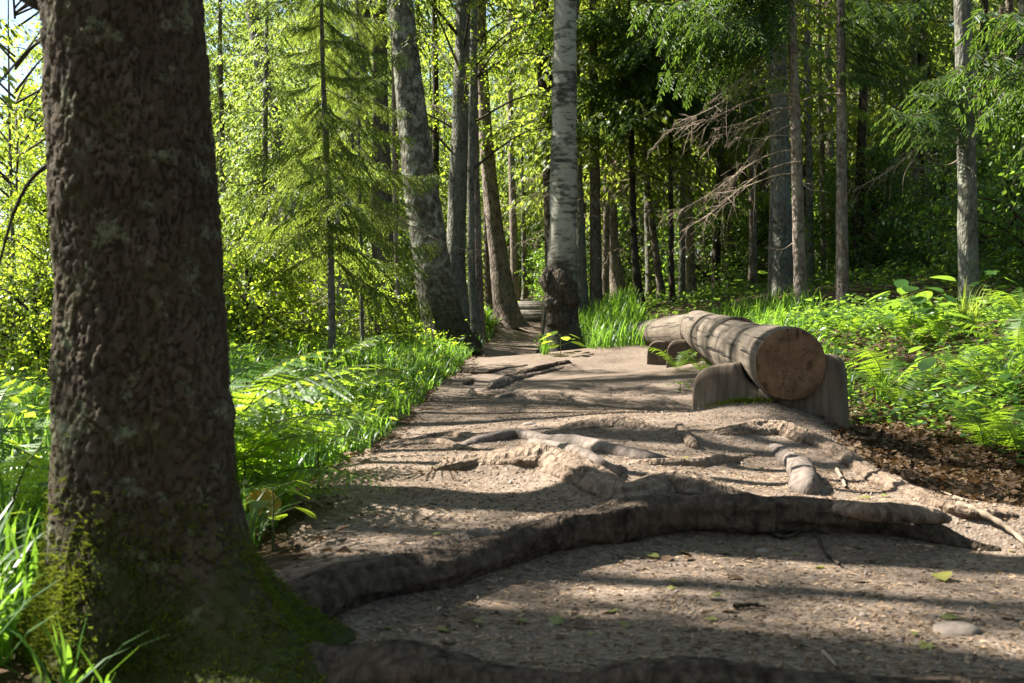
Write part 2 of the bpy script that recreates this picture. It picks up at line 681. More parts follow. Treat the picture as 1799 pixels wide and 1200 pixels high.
M_GREENLITTER = leaf_mat('fallen_green_leaf', [(.10, .13, .03), (.18, .19, .05), (.28, .25, .05)], (.3, .33, .06), .3, .5, .4, .3)
M_STEM = plain_mat('plant_stem', (.05, .07, .02), (.10, .10, .03))
M_TWIG = plain_mat('dead_twig', (.12, .09, .065), (.32, .255, .185), 9)
M_WOODTWIG = plain_mat('live_twig', (.03, .022, .015), (.07, .05, .03), 9)
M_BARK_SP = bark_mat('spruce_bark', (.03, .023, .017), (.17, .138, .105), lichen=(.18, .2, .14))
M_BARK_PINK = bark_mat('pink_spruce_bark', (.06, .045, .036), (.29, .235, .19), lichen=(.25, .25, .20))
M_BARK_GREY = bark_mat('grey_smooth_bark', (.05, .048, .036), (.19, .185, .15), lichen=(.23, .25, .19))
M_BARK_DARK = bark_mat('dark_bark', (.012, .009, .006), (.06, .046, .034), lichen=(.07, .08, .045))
M_BIRCH = bark_mat('birch_bark', (.03, .027, .02), (.30, .29, .235), 'birch', moss=((.04, .036, .026), .62), moss0=1.15)
M_BIRCH2 = bark_mat('dark_birch_bark', (.016, .014, .010), (.13, .12, .085), 'scaly', moss=((.022, .024, .010), .75), moss0=.75, lichen=(.27, .28, .215), scale=.8, lic=(.47, .62))
M_HERO = hero_mat()
M_ROOT = bark_mat('root_bark', (.05, .033, .022), (.23, .172, .125), scale=1.5, bumpd=.02)
M_ROOTD = bark_mat('dark_root_bark', (.012, .008, .005), (.095, .070, .050), scale=1.5, bumpd=.02)
M_ROOTG = bark_mat('worn_grey_root', (.055, .043, .036), (.19, .155, .13), scale=.8, bumpd=.006)
M_SOIL = ground_mat('forest_soil', [(.022, .014, .009), (.055, .036, .022), (.10, .066, .042), (.16, .115, .075)])
M_PATH = ground_mat('trodden_path', [(.060, .044, .033), (.130, .100, .076), (.19, .150, .118), (.27, .22, .178)], .008)
M_LOG = wood_mat('weathered_log', (.045, .035, .026), (.15, .122, .092), 1)
M_LOGEND = endgrain_mat('sawn_log_end', (.06, .034, .019), (.19, .115, .068))
M_BLOCK = wood_mat('bench_block_wood', (.03, .021, .014), (.14, .108, .08), 2, ck=.68)
M_NEEDLE = plain_mat('needle_litter', (.06, .034, .018), (.34, .24, .155), 3)
M_STONE = plain_mat('stone', (.13, .105, .085), (.27, .225, .19), 25)
M_BOARD = plain_mat('grey_board', (.09, .08, .065), (.22, .20, .17), 12)


# ------------------------------------------------------------------ exposed roots: their lines first, the soil banks up against them
ROOTS = {
    # name: (material, [(px, py, crest height, radius)], soil share)
    'R1': (M_ROOTD, [(360, 985, .12, .06), (480, 1008, .09, .055), (600, 995, .085, .05), (740, 969, .085, .05), (860, 943, .09, .05), (960, 909, .105, .052), (1060, 890, .11, .054),
                     (1130, 872, .12, .06), (1200, 869, .12, .056), (1300, 870, .115, .058), (1400, 875, .11, .056), (1500, 884, .105, .052), (1570, 895, .09, .045), (1640, 919, .06, .034), (1705, 950, .02, .022), (1760, 962, -.01, .012)], .42),
    'R0': (M_ROOTD, [(360, 1000, .16, .07), (470, 1040, .11, .07), (570, 1092, .075, .055), (700, 1134, .065, .05), (850, 1162, .06, .046), (1000, 1180, .055, .042), (1120, 1158, .075, .05),
                     (1250, 1158, .075, .05), (1400, 1178, .06, .042), (1600, 1192, .05, .036), (1800, 1196, .04, .034), (1960, 1200, .0, .02)], .35),
    'M1': (M_ROOT, [(760, 822, .02, .03), (800, 808, .06, .045), (850, 795, .085, .055), (930, 783, .115, .07), (985, 790, .11, .07), (1035, 812, .10, .06), (1090, 846, .07, .055), (1135, 838, .08, .055),
                    (1180, 822, .095, .065), (1225, 836, .08, .06), (1275, 855, .05, .05), (1330, 872, .0, .03)], .8),
    'M2': (M_ROOTG, [(800, 786, .0, .02), (835, 768, .035, .028), (875, 757, .05, .032), (915, 753, .05, .032), (965, 763, .045, .03), (1030, 768, .05, .038), (1085, 780, .05, .04), (1135, 794, .03, .034), (1190, 806, .0, .02)], .3),
    'M3': (M_ROOTG, [(930, 768, .06, .028), (975, 774, .085, .028), (1005, 780, .095, .028), (1030, 792, .09, .028), (1065, 812, .06, .022), (1100, 822, .0, .02)], .3),
    'M4': (M_ROOT, [(955, 764, .0, .03), (990, 748, .035, .045), (1040, 736, .065, .055), (1090, 732, .075, .055), (1140, 744, .055, .05), (1200, 758, .045, .045), (1240, 770, .0, .03)], .85),
    'M5': (M_ROOT, [(1215, 760, .0, .035), (1270, 752, .04, .05), (1325, 742, .065, .06), (1375, 742, .08, .07), (1430, 760, .085, .07), (1475, 782, .08, .065), (1520, 812, .06, .05), (1580, 843, .045, .04), (1660, 876, .03, .03), (1800, 905, .0, .02)], .6),
    'M6': (M_ROOTG, [(1355, 778, .0, .03), (1380, 788, .055, .04), (1405, 803, .08, .044), (1414, 826, .07, .042), (1413, 850, .035, .038), (1410, 866, .0, .03)], .25),
    'M7': (M_ROOT, [(1080, 812, .0, .02), (1140, 806, .03, .025), (1210, 805, .035, .028), (1275, 798, .04, .03), (1325, 795, .0, .02)], .6),
    'M8': (M_ROOT, [(1192, 742, .02, .02), (1206, 756, .05, .026), (1218, 772, .045, .026), (1230, 790, .0, .018)], .4),
    'M10': (M_ROOT, [(1470, 880, .13, .02), (1520, 881, .145, .028), (1580, 884, .13, .028), (1640, 895, .10, .022), (1668, 905, .07, .012)], .0),
    'B1': (M_ROOTD, [(790, 640, .06, .07), (840, 650, .05, .06), (880, 646, .02, .04), (930, 640, .0, .03)], .4),
    'B2': (M_ROOTD, [(1000, 630, .06, .06), (960, 641, .05, .05), (915, 651, .06, .045), (880, 664, .04, .04), (868, 676, .0, .03)], .5),
    'B3': (M_ROOTG, [(1000, 642, .0, .02), (930, 656, .03, .03), (900, 660, .05, .05), (872, 668, .07, .06), (860, 682, .0, .04)], .2),
    'B4': (M_ROOTG, [(905, 690, .0, .03), (890, 692, .035, .05), (870, 702, .0, .04)], .6),
    'B5': (M_ROOTD, [(832, 664, .0, .03), (822, 667, .04, .04), (812, 676, .0, .03)], .3),
    'B6': (M_ROOT, [(690, 790, .0, .015), (740, 765, .02, .02), (790, 758, .025, .022), (840, 762, .03, .02), (880, 772, .0, .015)], .5),
    'B7': (M_ROOT, [(640, 800, .0, .015), (700, 778, .02, .02), (770, 770, .03, .02), (815, 782, .02, .018), (850, 790, .0, .012)], .4),
}
ROOT_LINES = {}
for k, (mt, pts, soil) in ROOTS.items():
    P, R = [], []
    for (px, py, c, r) in pts:
        p = on_ground(px, py, c)
        P.append(p - np.array([0, 0, r * .92]))
        R.append(r)
    ROOT_LINES[k] = (P, R, [q[2] for q in pts], soil)
# keep the near root's line at a sane depth where it leaves the trunk
def _start(k, drop, pts):
    P, R, C, so_ = ROOT_LINES[k]
    ROOT_LINES[k] = ([np.array(p[:3]) for p in pts] + list(P[drop:]), [p[3] for p in pts] + list(R[drop:]), [0] * len(pts) + list(C[drop:]), so_)


_start('R0', 3, [(-.60, 2.12, .0, .05), (-.44, 2.03, .0, .055), (-.30, 1.955, -.005, .052)])
_start('R1', 2, [(-.58, 2.22, .02, .05), (-.44, 2.27, .02, .055)])
for k, (P, R, C, soil) in ROOT_LINES.items():
    L = catmull(np.column_stack([P, R, C]), 10)
    ROOT_LINES[k] = (L[:, :3], np.maximum(L[:, 3], .008), soil)
    if soil > 0:
        RIDGES.append((L[:, :2], np.maximum(L[:, 4], 0) * soil * 1.0, np.maximum(L[:, 3], .02) * 1.9))
# the soil heaped round the near bench block
RIDGES.append((np.array([[1.22, 6.5], [1.34, 6.42], [1.46, 6.36], [1.56, 6.32], [1.64, 6.3]]), np.array([.04, .08, .10, .09, .05]), np.array([.16, .2, .24, .24, .2])))


def root_mesh(k, name):
    L, R, soil = ROOT_LINES[k]
    mt = ROOTS[k][0]
    sd = sum(map(ord, k))

    def disp(th, s):
        q = np.stack([np.cos(th) * 1.2, np.sin(th) * 1.2, s * 3.2], -1)
        q2 = np.stack([np.cos(th) * 4.5, np.sin(th) * 4.5, s * 5.0], -1)
        q3 = np.stack([np.cos(th) * 9, np.sin(th) * 9, s * 26.0], -1)
        return 1 + .26 * fbm(q + sd, 3, sd) + .24 * fbm(q2, 4, sd + 4) - .16 * np.abs(fbm(q2 * 1.7 + 5, 2, sd + 8)) + .13 * fbm(q3 * [1, 1, .6], 4, sd + 6)
    n = len(L)
    rr = R * (1 + .10 * fbm(np.stack([np.arange(n) * .16, np.zeros(n), np.zeros(n)], -1), 2, sd))
    rr[0] *= .4
    rr[-1] *= .25
    side = 40 if R.max() > .05 else 14
    V, Q = tube(catmull(L, 5 if R.max() > .05 else 3), catmull(rr[:, None], 5 if R.max() > .05 else 3)[:, 0], side, disp=disp, squash=.95, wide=1.3 if k in ('R1', 'M1', 'M4', 'M5') else 1.1)
    mb = MB()
    mb.add(V, Q)
    return mb.mesh(name, [mt], True)


# ------------------------------------------------------------------ ground sheet and path
def grid_lines(a, b, near, dn, grow):
    out = [0.0]
    s = dn
    while out[-1] < max(abs(a), abs(b)):
        if out[-1] > near:
            s *= grow
        out.append(out[-1] + s)
    out = np.array(out)
    full = np.concatenate([-out[::-1][:-1], out])
    return full[(full >= a - 1e-6) & (full <= b + 1e-6)]


gx = grid_lines(-170, 170, 2.9, .035, 1.09)
gy = np.concatenate([[-30, -12, -5, -2, 0, .8], np.arange(1.3, 8.5, .035), 8.5 + np.cumsum(.035 * 1.055 ** np.arange(105))])
gy = gy[gy < 210]
GX, GY = np.meshgrid(gx, gy)
GZ = h(GX, GY)


def sheet(X, Y, Z, keep=None):
    ny, nx = X.shape
    i = np.arange(ny - 1)[:, None] * nx
    j = np.arange(nx - 1)[None]
    Q = np.stack([i + j, i + j + 1, i + nx + j + 1, i + nx + j], -1).reshape(-1, 4)
    V = np.stack([X, Y, Z], -1).reshape(-1, 3)
    if keep is not None:
        kq = keep.ravel()[Q].any(1)
        Q = Q[kq]
        u, inv = np.unique(Q, return_inverse=True)
        V, Q = V[u], inv.reshape(-1, 4)
    mb = MB()
    mb.add(V, Q)
    return mb


structure('ground', sheet(GX, GY, GZ - .012).mesh('ground', [M_SOIL], True), 'brown forest soil with leaf litter')
py_ = np.concatenate([np.arange(1.2, 9, .03), 9 + np.cumsum(.03 * 1.04 ** np.arange(90))])
py_ = py_[py_ < 30]
px_ = np.arange(-1.2, 2.9, .03)
PX, PYY = np.meshgrid(px_, py_)
edge = np.minimum(PX - xl(PYY), xr(PYY) - PX) + .16 * fbm(xy0(PX, PYY) * 2.6, 4, 21)
PZ = h(PX, PYY) - .012 + np.clip(edge * .12, -.03, .009)
structure('path', sheet(PX, PYY, PZ, edge > -.12).mesh('path', [M_PATH], True), 'trodden bare earth footpath strewn with needles')


def gz(x, y):
    return h(np.asarray(x, float), np.asarray(y, float)) - .005


def path_mask(x, y):
    return np.minimum(x - xl(y), xr(y) - y * 0 - x) + .16 * fbm(xy0(x, y) * 2.6, 4, 21)


# ------------------------------------------------------------------ the old spruce in front
def cells(u, v, nu, seed):
    """F1, F2, id of a jittered cell pattern that wraps round in u (u in cells 0..nu)"""
    iu, iv = np.floor(u).astype(int), np.floor(v).astype(int)
    f1 = np.full(u.shape, 9.0)
    f2 = np.full(u.shape, 9.0)
    cid = np.zeros(u.shape)
    for a in (-1, 0, 1):
        for b in (-1, 0, 1):
            cu, cv = iu + a, iv + b
            wu = np.mod(cu, nu)
            ju = _hash(wu, cv, wu * 0, seed)
            jv = _hash(wu, cv, wu * 0 + 1, seed)
            d = np.hypot(cu + ju - u, cv + jv - v)
            idd = _hash(wu, cv, wu * 0 + 2, seed)
            m = d < f1
            f2 = np.where(m, f1, np.minimum(f2, d))
            cid = np.where(m, idd, cid)
            f1 = np.where(m, d, f1)
    return f1, f2, cid


def hero_tree():
    D = 2.15
    KS = .84
    zt = [-.12, 0, .08, .16, .25, .4, .62, .9, 1.31, 3, 8, 16]
    base = np.array([at(252, 560, D)[0], D])
    cx = np.interp(zt, [-.12, .3, .62, 1.31, 16], [-.70, -.695, -.70, -.735, -1.4])
    rad = [v * KS for v in (.26, .225, .205, .195, .19, .188, .182, .176, .168, .16, .12, .03)]
    zz = np.concatenate([np.linspace(-.12, 1.5, 380), np.linspace(1.55, 16, 60)])
    th = np.linspace(0, 2 * np.pi, 240, endpoint=False)
    TH, ZZ = np.meshgrid(th, zz)
    r = np.interp(ZZ, zt, rad)
    for ang, amp, wd, hh in ((-32, .5, .45, .15), (14, .34, .34, .10), (170, .12, .5, .16), (255, .12, .45, .12), (100, .2, .5, .14)):
        da = np.angle(np.exp(1j * (TH - math.radians(ang))))
        r += amp * np.exp(-(da / wd) ** 2) * np.exp(-np.maximum(ZZ, 0) / hh) * .58
    nu = 66
    q = np.stack([np.cos(TH) * 3, np.sin(TH) * 3, ZZ * 7], -1)
    wob = fbm(q * 2.0, 3, 5)
    wob2 = fbm(q * 2.0 + 9, 3, 6)
    f1, f2, cid = cells(TH / (2 * np.pi) * nu + wob * 1.7, ZZ * 30 + wob2 * 1.8, nu, 3)
    plate = sstep((f2 - f1) / .22)
    q3 = np.stack([np.cos(TH) * 26, np.sin(TH) * 26, ZZ * 60], -1)
    r += .006 * (plate - .6) + .007 * (cid - .5) * plate + .0035 * fbm(q3, 3, 8) + .008 * fbm(q * .8, 2, 14)
    bump = np.exp(-((ZZ - .44) / .03) ** 2 - (np.angle(np.exp(1j * (TH + .15))) / .25) ** 2)
    r += .014 * bump
    X = np.interp(ZZ, zt, cx) + r * np.cos(TH)
    Y = D + r * np.sin(TH)
    V = np.stack([X - base[0], Y - base[1], ZZ], -1).reshape(-1, 3)
    ns = len(th)
    i = np.arange(len(zz) - 1)[:, None] * ns
    j = np.arange(ns)[None]
    Q = np.stack([i + j, i + (j + 1) % ns, i + ns + (j + 1) % ns, i + ns + j], -1).reshape(-1, 4)
    mb = MB()
    mb.add(V, Q)
    t = thing('spruce_tree', 'massive old spruce trunk with scaly mossy bark and spreading roots beside the path', 'tree', (base[0], base[1], 0))
    hm = mb.mesh('old_trunk', [M_HERO], True)
    at_ = hm.attributes.new('plate', 'FLOAT', 'POINT')
    at_.data.foreach_set('value', np.clip(plate * (.55 + .45 * cid), 0, 1).astype(np.float32).ravel())
    link('trunk', hm, t)
    for k in ('R1', 'R0'):
        o = link('root', root_mesh(k, 'hero_root'), t)
        o.matrix_parent_inverse = Matrix.Translation((-base[0], -base[1], 0))
    # moss tufts on the foot of the trunk, as real little blades
    n = 26000
    a = rs.uniform(0, 2 * np.pi, n)
    z = np.abs(rs.normal(0, .14, n)) + .01
    keep = fbm(np.stack([np.cos(a) * 3, np.sin(a) * 3, z * 9], -1), 3, 31) + .35 - z * 1.5 > rs.uniform(-.3, .5, n)
    a, z = a[keep], z[keep]
    ii = np.clip(np.searchsorted(zz, z), 0, len(zz) - 1)
    jj = (a / (2 * np.pi) * ns).astype(int) % ns
    P = V.reshape(len(zz), ns, 3)[ii, jj]
    nd = np.stack([np.cos(a), np.sin(a), rs.uniform(-.6, .9, len(a))], -1) + rs.normal(0, .5, (len(a), 3))
    TV = [(0, -.12, 0), (0, .12, 0), (1, 0, .05)]
    mbm = MB()
    mbm.add(*scatter(TV, [(0, 1, 2)], P, rot_to(nd, rs.uniform(0, 6, len(a))), rs.uniform(.007, .02, len(a))))
    m = link('moss', mbm.mesh('moss', [M_MOSS]), t)
    m['kind'] = 'stuff'
    return t


HERO = hero_tree()

rlab = {
    'M1': 'thick humped root half buried in pale soil in the middle of the path',
    'M2': 'long smooth grey root arching behind the humped root on the path',
    'M3': 'short dark root stub lying over the humped root on the path',
    'M4': 'soil covered root with a hollow running towards the near bench block',
    'M5': 'broad knobbly root below the near bench block running down to the hollow',
    'M6': 'short pale root bending down like an elbow beside the bench',
    'M7': 'low thin root ridge between the humped root and the elbow root',
    'M8': 'small forked root leg beside the foot of the near bench block',
    'M10': 'thin pale root lying on top of the long foreground root',
    'B1': 'root reaching from the leaning birch onto the path',
    'B2': 'dark root running down from the burled birch onto the path',
    'B3': 'dark knobbly root stub beside the path below the burled birch',
    'B4': 'smooth grey root hump worn bare in the path',
    'B5': 'small dark root knob at the grassy edge of the path',
    'B6': 'thin root crossing the path edge behind the humped root',
    'B7': 'thin shaded root fanning out towards the grass verge',
}
for k, lab in rlab.items():
    thing('exposed_root', lab, 'root', data=root_mesh(k, 'exposed_root'), group='roots across the path')


# ------------------------------------------------------------------ log bench
def log_mesh(L, r0, r1, seed, lip=0.0):
    """log along local +y from 0 to L"""
    n = 70
    t = np.linspace(0, 1, n)
    P = np.stack([.012 * np.sin(t * 4 + seed), t * L, .014 * np.sin(t * 3 + seed * 2)], -1)
    R = r0 + (r1 - r0) * t
    R = R * (1 + .012 * np.sin(t * 19 + seed))
    R[0] *= .965
    R[1] *= .99
    R[-1] *= .93
    R[-2] *= .975

    def disp(th, s):
        q = np.stack([np.cos(th) * 1.3, np.sin(th) * 1.3, s * 1.3], -1)
        return 1 + .035 * fbm(q + seed, 3, seed) + .012 * fbm(np.stack([np.cos(th) * 9, np.sin(th) * 9, s * 1.5], -1), 2, seed + 2)
    V, Q = tube(P, R, 64, disp=disp, up=(0, 0, 1))
    mb = MB()
    mb.add(V, Q, 0)
    return mb, V, n


def log(parent, A, B, r0, r1, seed):
    A, B = np.array(A), np.array(B)
    L = np.linalg.norm(B - A)
    mb, V, n = log_mesh(L, r0, r1, seed)
    q = Vector(B - A).to_track_quat('Y', 'Z')
    o = link('log', mb.mesh('log', [M_LOG], True), parent, A, q)
    for ring, yy in ((V[:64], -.001), (V[-64:], .001)):
        c = ring.mean(0)
        rows = [ring * 1.0 + [0, yy, 0]]
        for f in (.97, .7, .4):
            rows.append(c + (ring - c) * f + [0, yy + (-.004 if yy < 0 else .004) * (1 if f < .98 else 0), 0])
        e = MB()
        VV = np.concatenate(rows + [c[None] + [0, yy * 5, 0]])
        j = np.arange(64)
        Fs = []
        for k in range(3):
            Fs.append(np.stack([k * 64 + j, k * 64 + (j + 1) % 64, (k + 1) * 64 + (j + 1) % 64, (k + 1) * 64 + j], -1))
        Qe = np.concatenate(Fs)
        e.add(VV, Qe if yy > 0 else Qe[:, ::-1])
        tri = np.stack([3 * 64 + j, 3 * 64 + (j + 1) % 64, np.full(64, 256)], -1)
        e.f.append((tri if yy > 0 else tri[:, ::-1], 0))
        link('sawn_end', e.mesh('sawn_end', [M_LOGEND], True), o)
    return o


def block(parent, A, B, thick, hl, hr, sad, sadr, sadz, name='support', bury=.12):
    """cradle block from A to B (ground points), left/right shoulder heights, round saddle for the log"""
    A, B = np.array(A), np.array(B)
    L = float(np.hypot(*(B - A)[:2]))
    ang = math.atan2(B[1] - A[1], B[0] - A[0])
    us = np.linspace(0, L, 60)
    top = np.interp(us, [0, L], [hl, hr])
    rc = .12
    for side in (0, 1):
        d = us if side == 0 else L - us
        top -= np.where(d < rc, rc - np.sqrt(np.maximum(rc ** 2 - (rc - d) ** 2, 0)), 0)
    dd = us - sad
    arc = np.where(np.abs(dd) < sadr, sadz - np.sqrt(np.maximum(sadr ** 2 - dd ** 2, 0)) + .012, 9)
    top = np.minimum(top, arc)
    top = np.maximum(top, .03)
    # leaning end faces: the foot is a little wider than the top
    rows = []
    ws = np.linspace(0, 1, 14)
    for tt in (-thick / 2, -thick / 2 + .012, thick / 2 - .012, thick / 2):
        inset = .014 if abs(tt) > thick / 2 - .005 else 0
        for w_ in ws:
            z = -bury + (top - inset + bury) * w_
            spread = 1 + .05 * (1 - w_)
            u = (us - L / 2) * spread + L / 2
            y = tt * (1 + .05 * (1 - w_)) + 0 * us
            rows.append(np.stack([u, y, z], -1))
    G = np.array(rows).reshape(4, 14, 60, 3)
    q = G + .006 * fbm(G * 9 + hl * 70, 3, 5)[..., None]
    G = q
    mb = MB()

    def face(M, flip=False):
        a, b = M.shape[:2]
        i = np.arange(a - 1)[:, None] * b
        j = np.arange(b - 1)[None]
        Q = np.stack([i + j, i + j + 1, i + b + j + 1, i + b + j], -1).reshape(-1, 4)
        mb.add(M.reshape(-1, 3), Q[:, ::-1] if flip else Q)
    face(G[0])
    face(G[3], True)
    face(G[:, -1])
    face(G[:, :, 0], True)
    face(G[:, :, -1])
    me = mb.mesh(name, [M_BLOCK], True)
    import bmesh
    bm = bmesh.new()
    bm.from_mesh(me)
    bmesh.ops.remove_doubles(bm, verts=bm.verts, dist=.0008)
    bmesh.ops.recalc_face_normals(bm, faces=bm.faces)
    bm.to_mesh(me)
    bm.free()
    return link(name, me, parent, A, (0, 0, ang))


bench = thing('log_bench', 'long weathered grey log bench on squat wooden cradle blocks beside the path', 'bench')
EA = at(1386, 644, 6.3)
J1 = at(1292, 607, 7.75)
J2 = at(1226, 577, 11.6)
E3 = at(1106, 592, 15.2)
log(bench, EA, J1, .202, .188, 1)
log(bench, J1 + [.005, .02, .012], J2, .192, .178, 2)
log(bench, J2 + [-.012, .03, -.012], E3, .178, .155, 3)
g1 = gz(1.12, 6.75)
block(bench, (1.10, 6.72, float(g1)), (1.88, 6.42, float(g1) - .03), .30, .27, .36, .44, .205, .335, bury=.3)
g2 = float(gz(1.75, 11.9))
block(bench, (1.62, 11.75, g2), (2.3, 11.55, g2), .26, .34, .34, .33, .18, .44)
block(bench, (1.50, 12.6, g2), (2.2, 12.5, g2), .26, .31, .31, .42, .18, .42)
g3 = float(gz(1.45, 14.8))
block(bench, (1.40, 14.75, g3), (1.95, 14.6, g3), .26, .27, .27, .27, .16, .36)


# ------------------------------------------------------------------ templates for foliage
LEAF4 = (np.array([(0, 0, 0), (.45, .30, .06), (1, 0, 0), (.45, -.30, .06)]), np.array([(0, 2, 1), (0, 3, 2)]))
SHOOT = (np.array([(0, 0, 0), (.25, .16, 0), (.8, .12, -.05), (1, 0, -.08), (.8, -.12, -.05), (.25, -.16, 0)]), np.array([(0, 1, 2, 3), (0, 3, 4, 5)]))


def needle_shoot(n=22):
    r = np.random.RandomState(3)
    V, Fc = [], []
    for i in range(n):
        t = i / n
        a = r.uniform(0, 2 * np.pi)
        d = unit(np.array([1.0, math.cos(a) * 1.2, math.sin(a) * 1.2 + .1]))
        p = np.array([t, 0, -.08 * t * t])
        s = unit(np.cross(d, r.normal(size=3)))
        ln = .21 * (1 - .3 * t)
        V += [p + s * .026, p - s * .026, p + d * ln]
        Fc.append((3 * i, 3 * i + 1, 3 * i + 2))
    k = len(V)
    V += [(0, .012, 0), (0, -.012, 0), (1.05, 0, -.08)]
    Fc.append((k, k + 1, k + 2))
    return np.array(V), np.array(Fc)


BRUSH = (np.concatenate([SHOOT[0] * [1, .58, 1], SHOOT[0][:, [0, 2, 1]] * [1, 1, .58] + [0, 0, -.03]]), np.concatenate([SHOOT[1], SHOOT[1] + 6]))
NSHOOT = needle_shoot()


def bough(L, rg, hi=False, droop=.42, hang=.55, bare=.06):
    """a spruce bough growing along +x from the origin; returns leaf and wood pieces"""
    n = 14
    t = np.linspace(0, 1, n)
    yb = rg.uniform(-.12, .12)
    P = np.stack([L * t * .96, L * yb * t ** 2, L * (-droop * t + .62 * droop * t ** 3)], -1)
    wood = [tube(P, np.linspace(.006 * L + .002, .002, n), 4)]
    SP, SD, SL = [], [], []
    gap = .046 if hi else .11
    k = int(L * (1 - bare) / gap)
    for i in range(k):
        tt = bare + (1 - bare) * (i + rg.uniform(0, .8)) / k
        p = np.array([np.interp(tt, t, P[:, c]) for c in range(3)])
        s = 1 if i % 2 else -1
        l = L * .42 * (1 - .8 * tt) * rg.uniform(.6, 1.15) * min(1, .5 + tt * 3) + .08
        d = unit(np.array([.75, s * .85, -hang * rg.uniform(.3, 1.2)]))
        m = max(2, int(l / (.046 if hi else .10)))
        q = np.linspace(0, 1, m + 1)[1:]
        tw = p + d * (l * q)[:, None] + np.array([0, 0, -1.0]) * (l * hang * .5 * q ** 2)[:, None]
        wood.append(tube(np.vstack([p, tw[m // 2], tw[-1]]), [.004, .003, .0015], 3))
        dd = np.gradient(np.vstack([p[None], tw]), axis=0)[1:]
        dd = unit(dd)
        for j in range(m):
            for sd in ((-1, 1) if j < m - 1 else (-1, 0, 1)):
                sv = unit(np.cross(dd[j], [0, 0, 1.0]))
                v = unit(dd[j] * .8 + sv * sd * rg.uniform(.5, .9) + np.array([0, 0, -.35 * rg.uniform(0, 1.6)]))
                SP.append(tw[j])
                SD.append(v)
                SL.append((.095 if hi else .15) * rg.uniform(.65, 1.25))
    for i in range(int(L / gap * .7)):
        tt = rg.uniform(.3, 1)
        p = np.array([np.interp(tt, t, P[:, c]) for c in range(3)])
        SP.append(p)
        SD.append(unit(np.array([1, rg.uniform(-.8, .8), rg.uniform(-.5, .3)])))
        SL.append((.08 if hi else .15) * rg.uniform(.7, 1.2))
    SP, SD, SL = np.array(SP), np.array(SD), np.array(SL)
    roll = rg.uniform(-.9, .9, len(SP))
    TV, TF = BRUSH if hi else SHOOT
    leaf = scatter(TV, TF, SP, rot_to(SD, roll), SL)
    return leaf, wood


def bough_mesh(name, L, seed, mat, **kw):
    rg = np.random.RandomState(seed)
    leaf, wood = bough(L, rg, True, **kw)
    mb = MB()
    mb.add(*leaf, 0)
    for w_ in wood:
        mb.add(*w_, 1)
    return mb.mesh(name, [mat, M_WOODTWIG])


def dead_branch_mesh(name, L, seed, droop=.35):
    rg = np.random.RandomState(seed)
    mb = MB()
    n = 10
    t = np.linspace(0, 1, n)
    P = np.stack([L * t, L * .08 * np.sin(t * 5 + seed), -L * droop * t ** 1.4 + .03 * L * np.sin(t * 7)], -1)
    mb.add(*tube(P, np.linspace(.010, .003, n), 4))

    def sub(p, d, l, r, lev):
        m = 5
        q = np.linspace(0, 1, m)
        c = rg.normal(0, .25, 3)
        pts = p + d * (l * q)[:, None] + (np.array([0, 0, -.55]) + c) * (l * q ** 2)[:, None]
        mb.add(*tube(pts, np.linspace(r, r * .45, m), 3))
        if lev:
            for i in range(rg.randint(2, 5)):
                k = rg.randint(1, m)
                sub(pts[k], unit(d + rg.normal(0, .6, 3)), l * rg.uniform(.3, .6), r * .6, lev - 1)
    for i in range(int(11 * L)):
        tt = rg.uniform(.18, 1)
        p = np.array([np.interp(tt, t, P[:, c]) for c in range(3)])
        s = rg.choice([-1, 1])
        sub(p, unit(np.array([.7, s * .8, rg.uniform(-.6, .2)])), L * rg.uniform(.15, .42) * (1.1 - .6 * tt), .0038, 1)
    return mb.mesh(name, [M_TWIG])


def place_boughs(mb, z0, z1, rad0, rad1, count, rg, droop=.42, pool=None):
    """whorls of boughs round a vertical axis"""
    for i in range(count):
        f = (i + rg.uniform(0, 1)) / count
        f = f ** .9
        z = z0 + (z1 - z0) * f
        L = (rad0 + (rad1 - rad0) * f) * rg.uniform(.75, 1.15)
        a = i * 2.399963 + rg.uniform(-.4, .4)
        leaf, wood = pool[rg.randint(len(pool))]
        c, s = math.cos(a), math.sin(a)
        R = np.array([[c, -s, 0], [s, c, 0], [0, 0, 1]])
        mb.add(leaf[0] @ R.T * L + [0, 0, z], leaf[1], 0)
        for wv, wf in wood[:1] + wood[1::3]:
            mb.add(wv @ R.T * L + [0, 0, z], wf, 1)


def bough_pool(n, seed, **kw):
    out = []
    for i in range(n):
        rg = np.random.RandomState(seed + i)
        Lr = 1.7
        leaf, wood = bough(Lr, rg, False, **kw)
        out.append(((leaf[0] / Lr, leaf[1]), [(w_[0] / Lr, w_[1]) for w_ in wood]))
    return out


POOL = bough_pool(6, 50)
POOL2 = bough_pool(5, 80, droop=.3, hang=.8)


def spruce_crown(name, z0, z1, r0, r1, count, seed, mat, pool=POOL):
    rg = np.random.RandomState(seed)
    mb = MB()
    place_boughs(mb, z0, z1, r0, r1, count, rg, pool=pool)
    return mb.mesh(name, [mat, M_WOODTWIG])


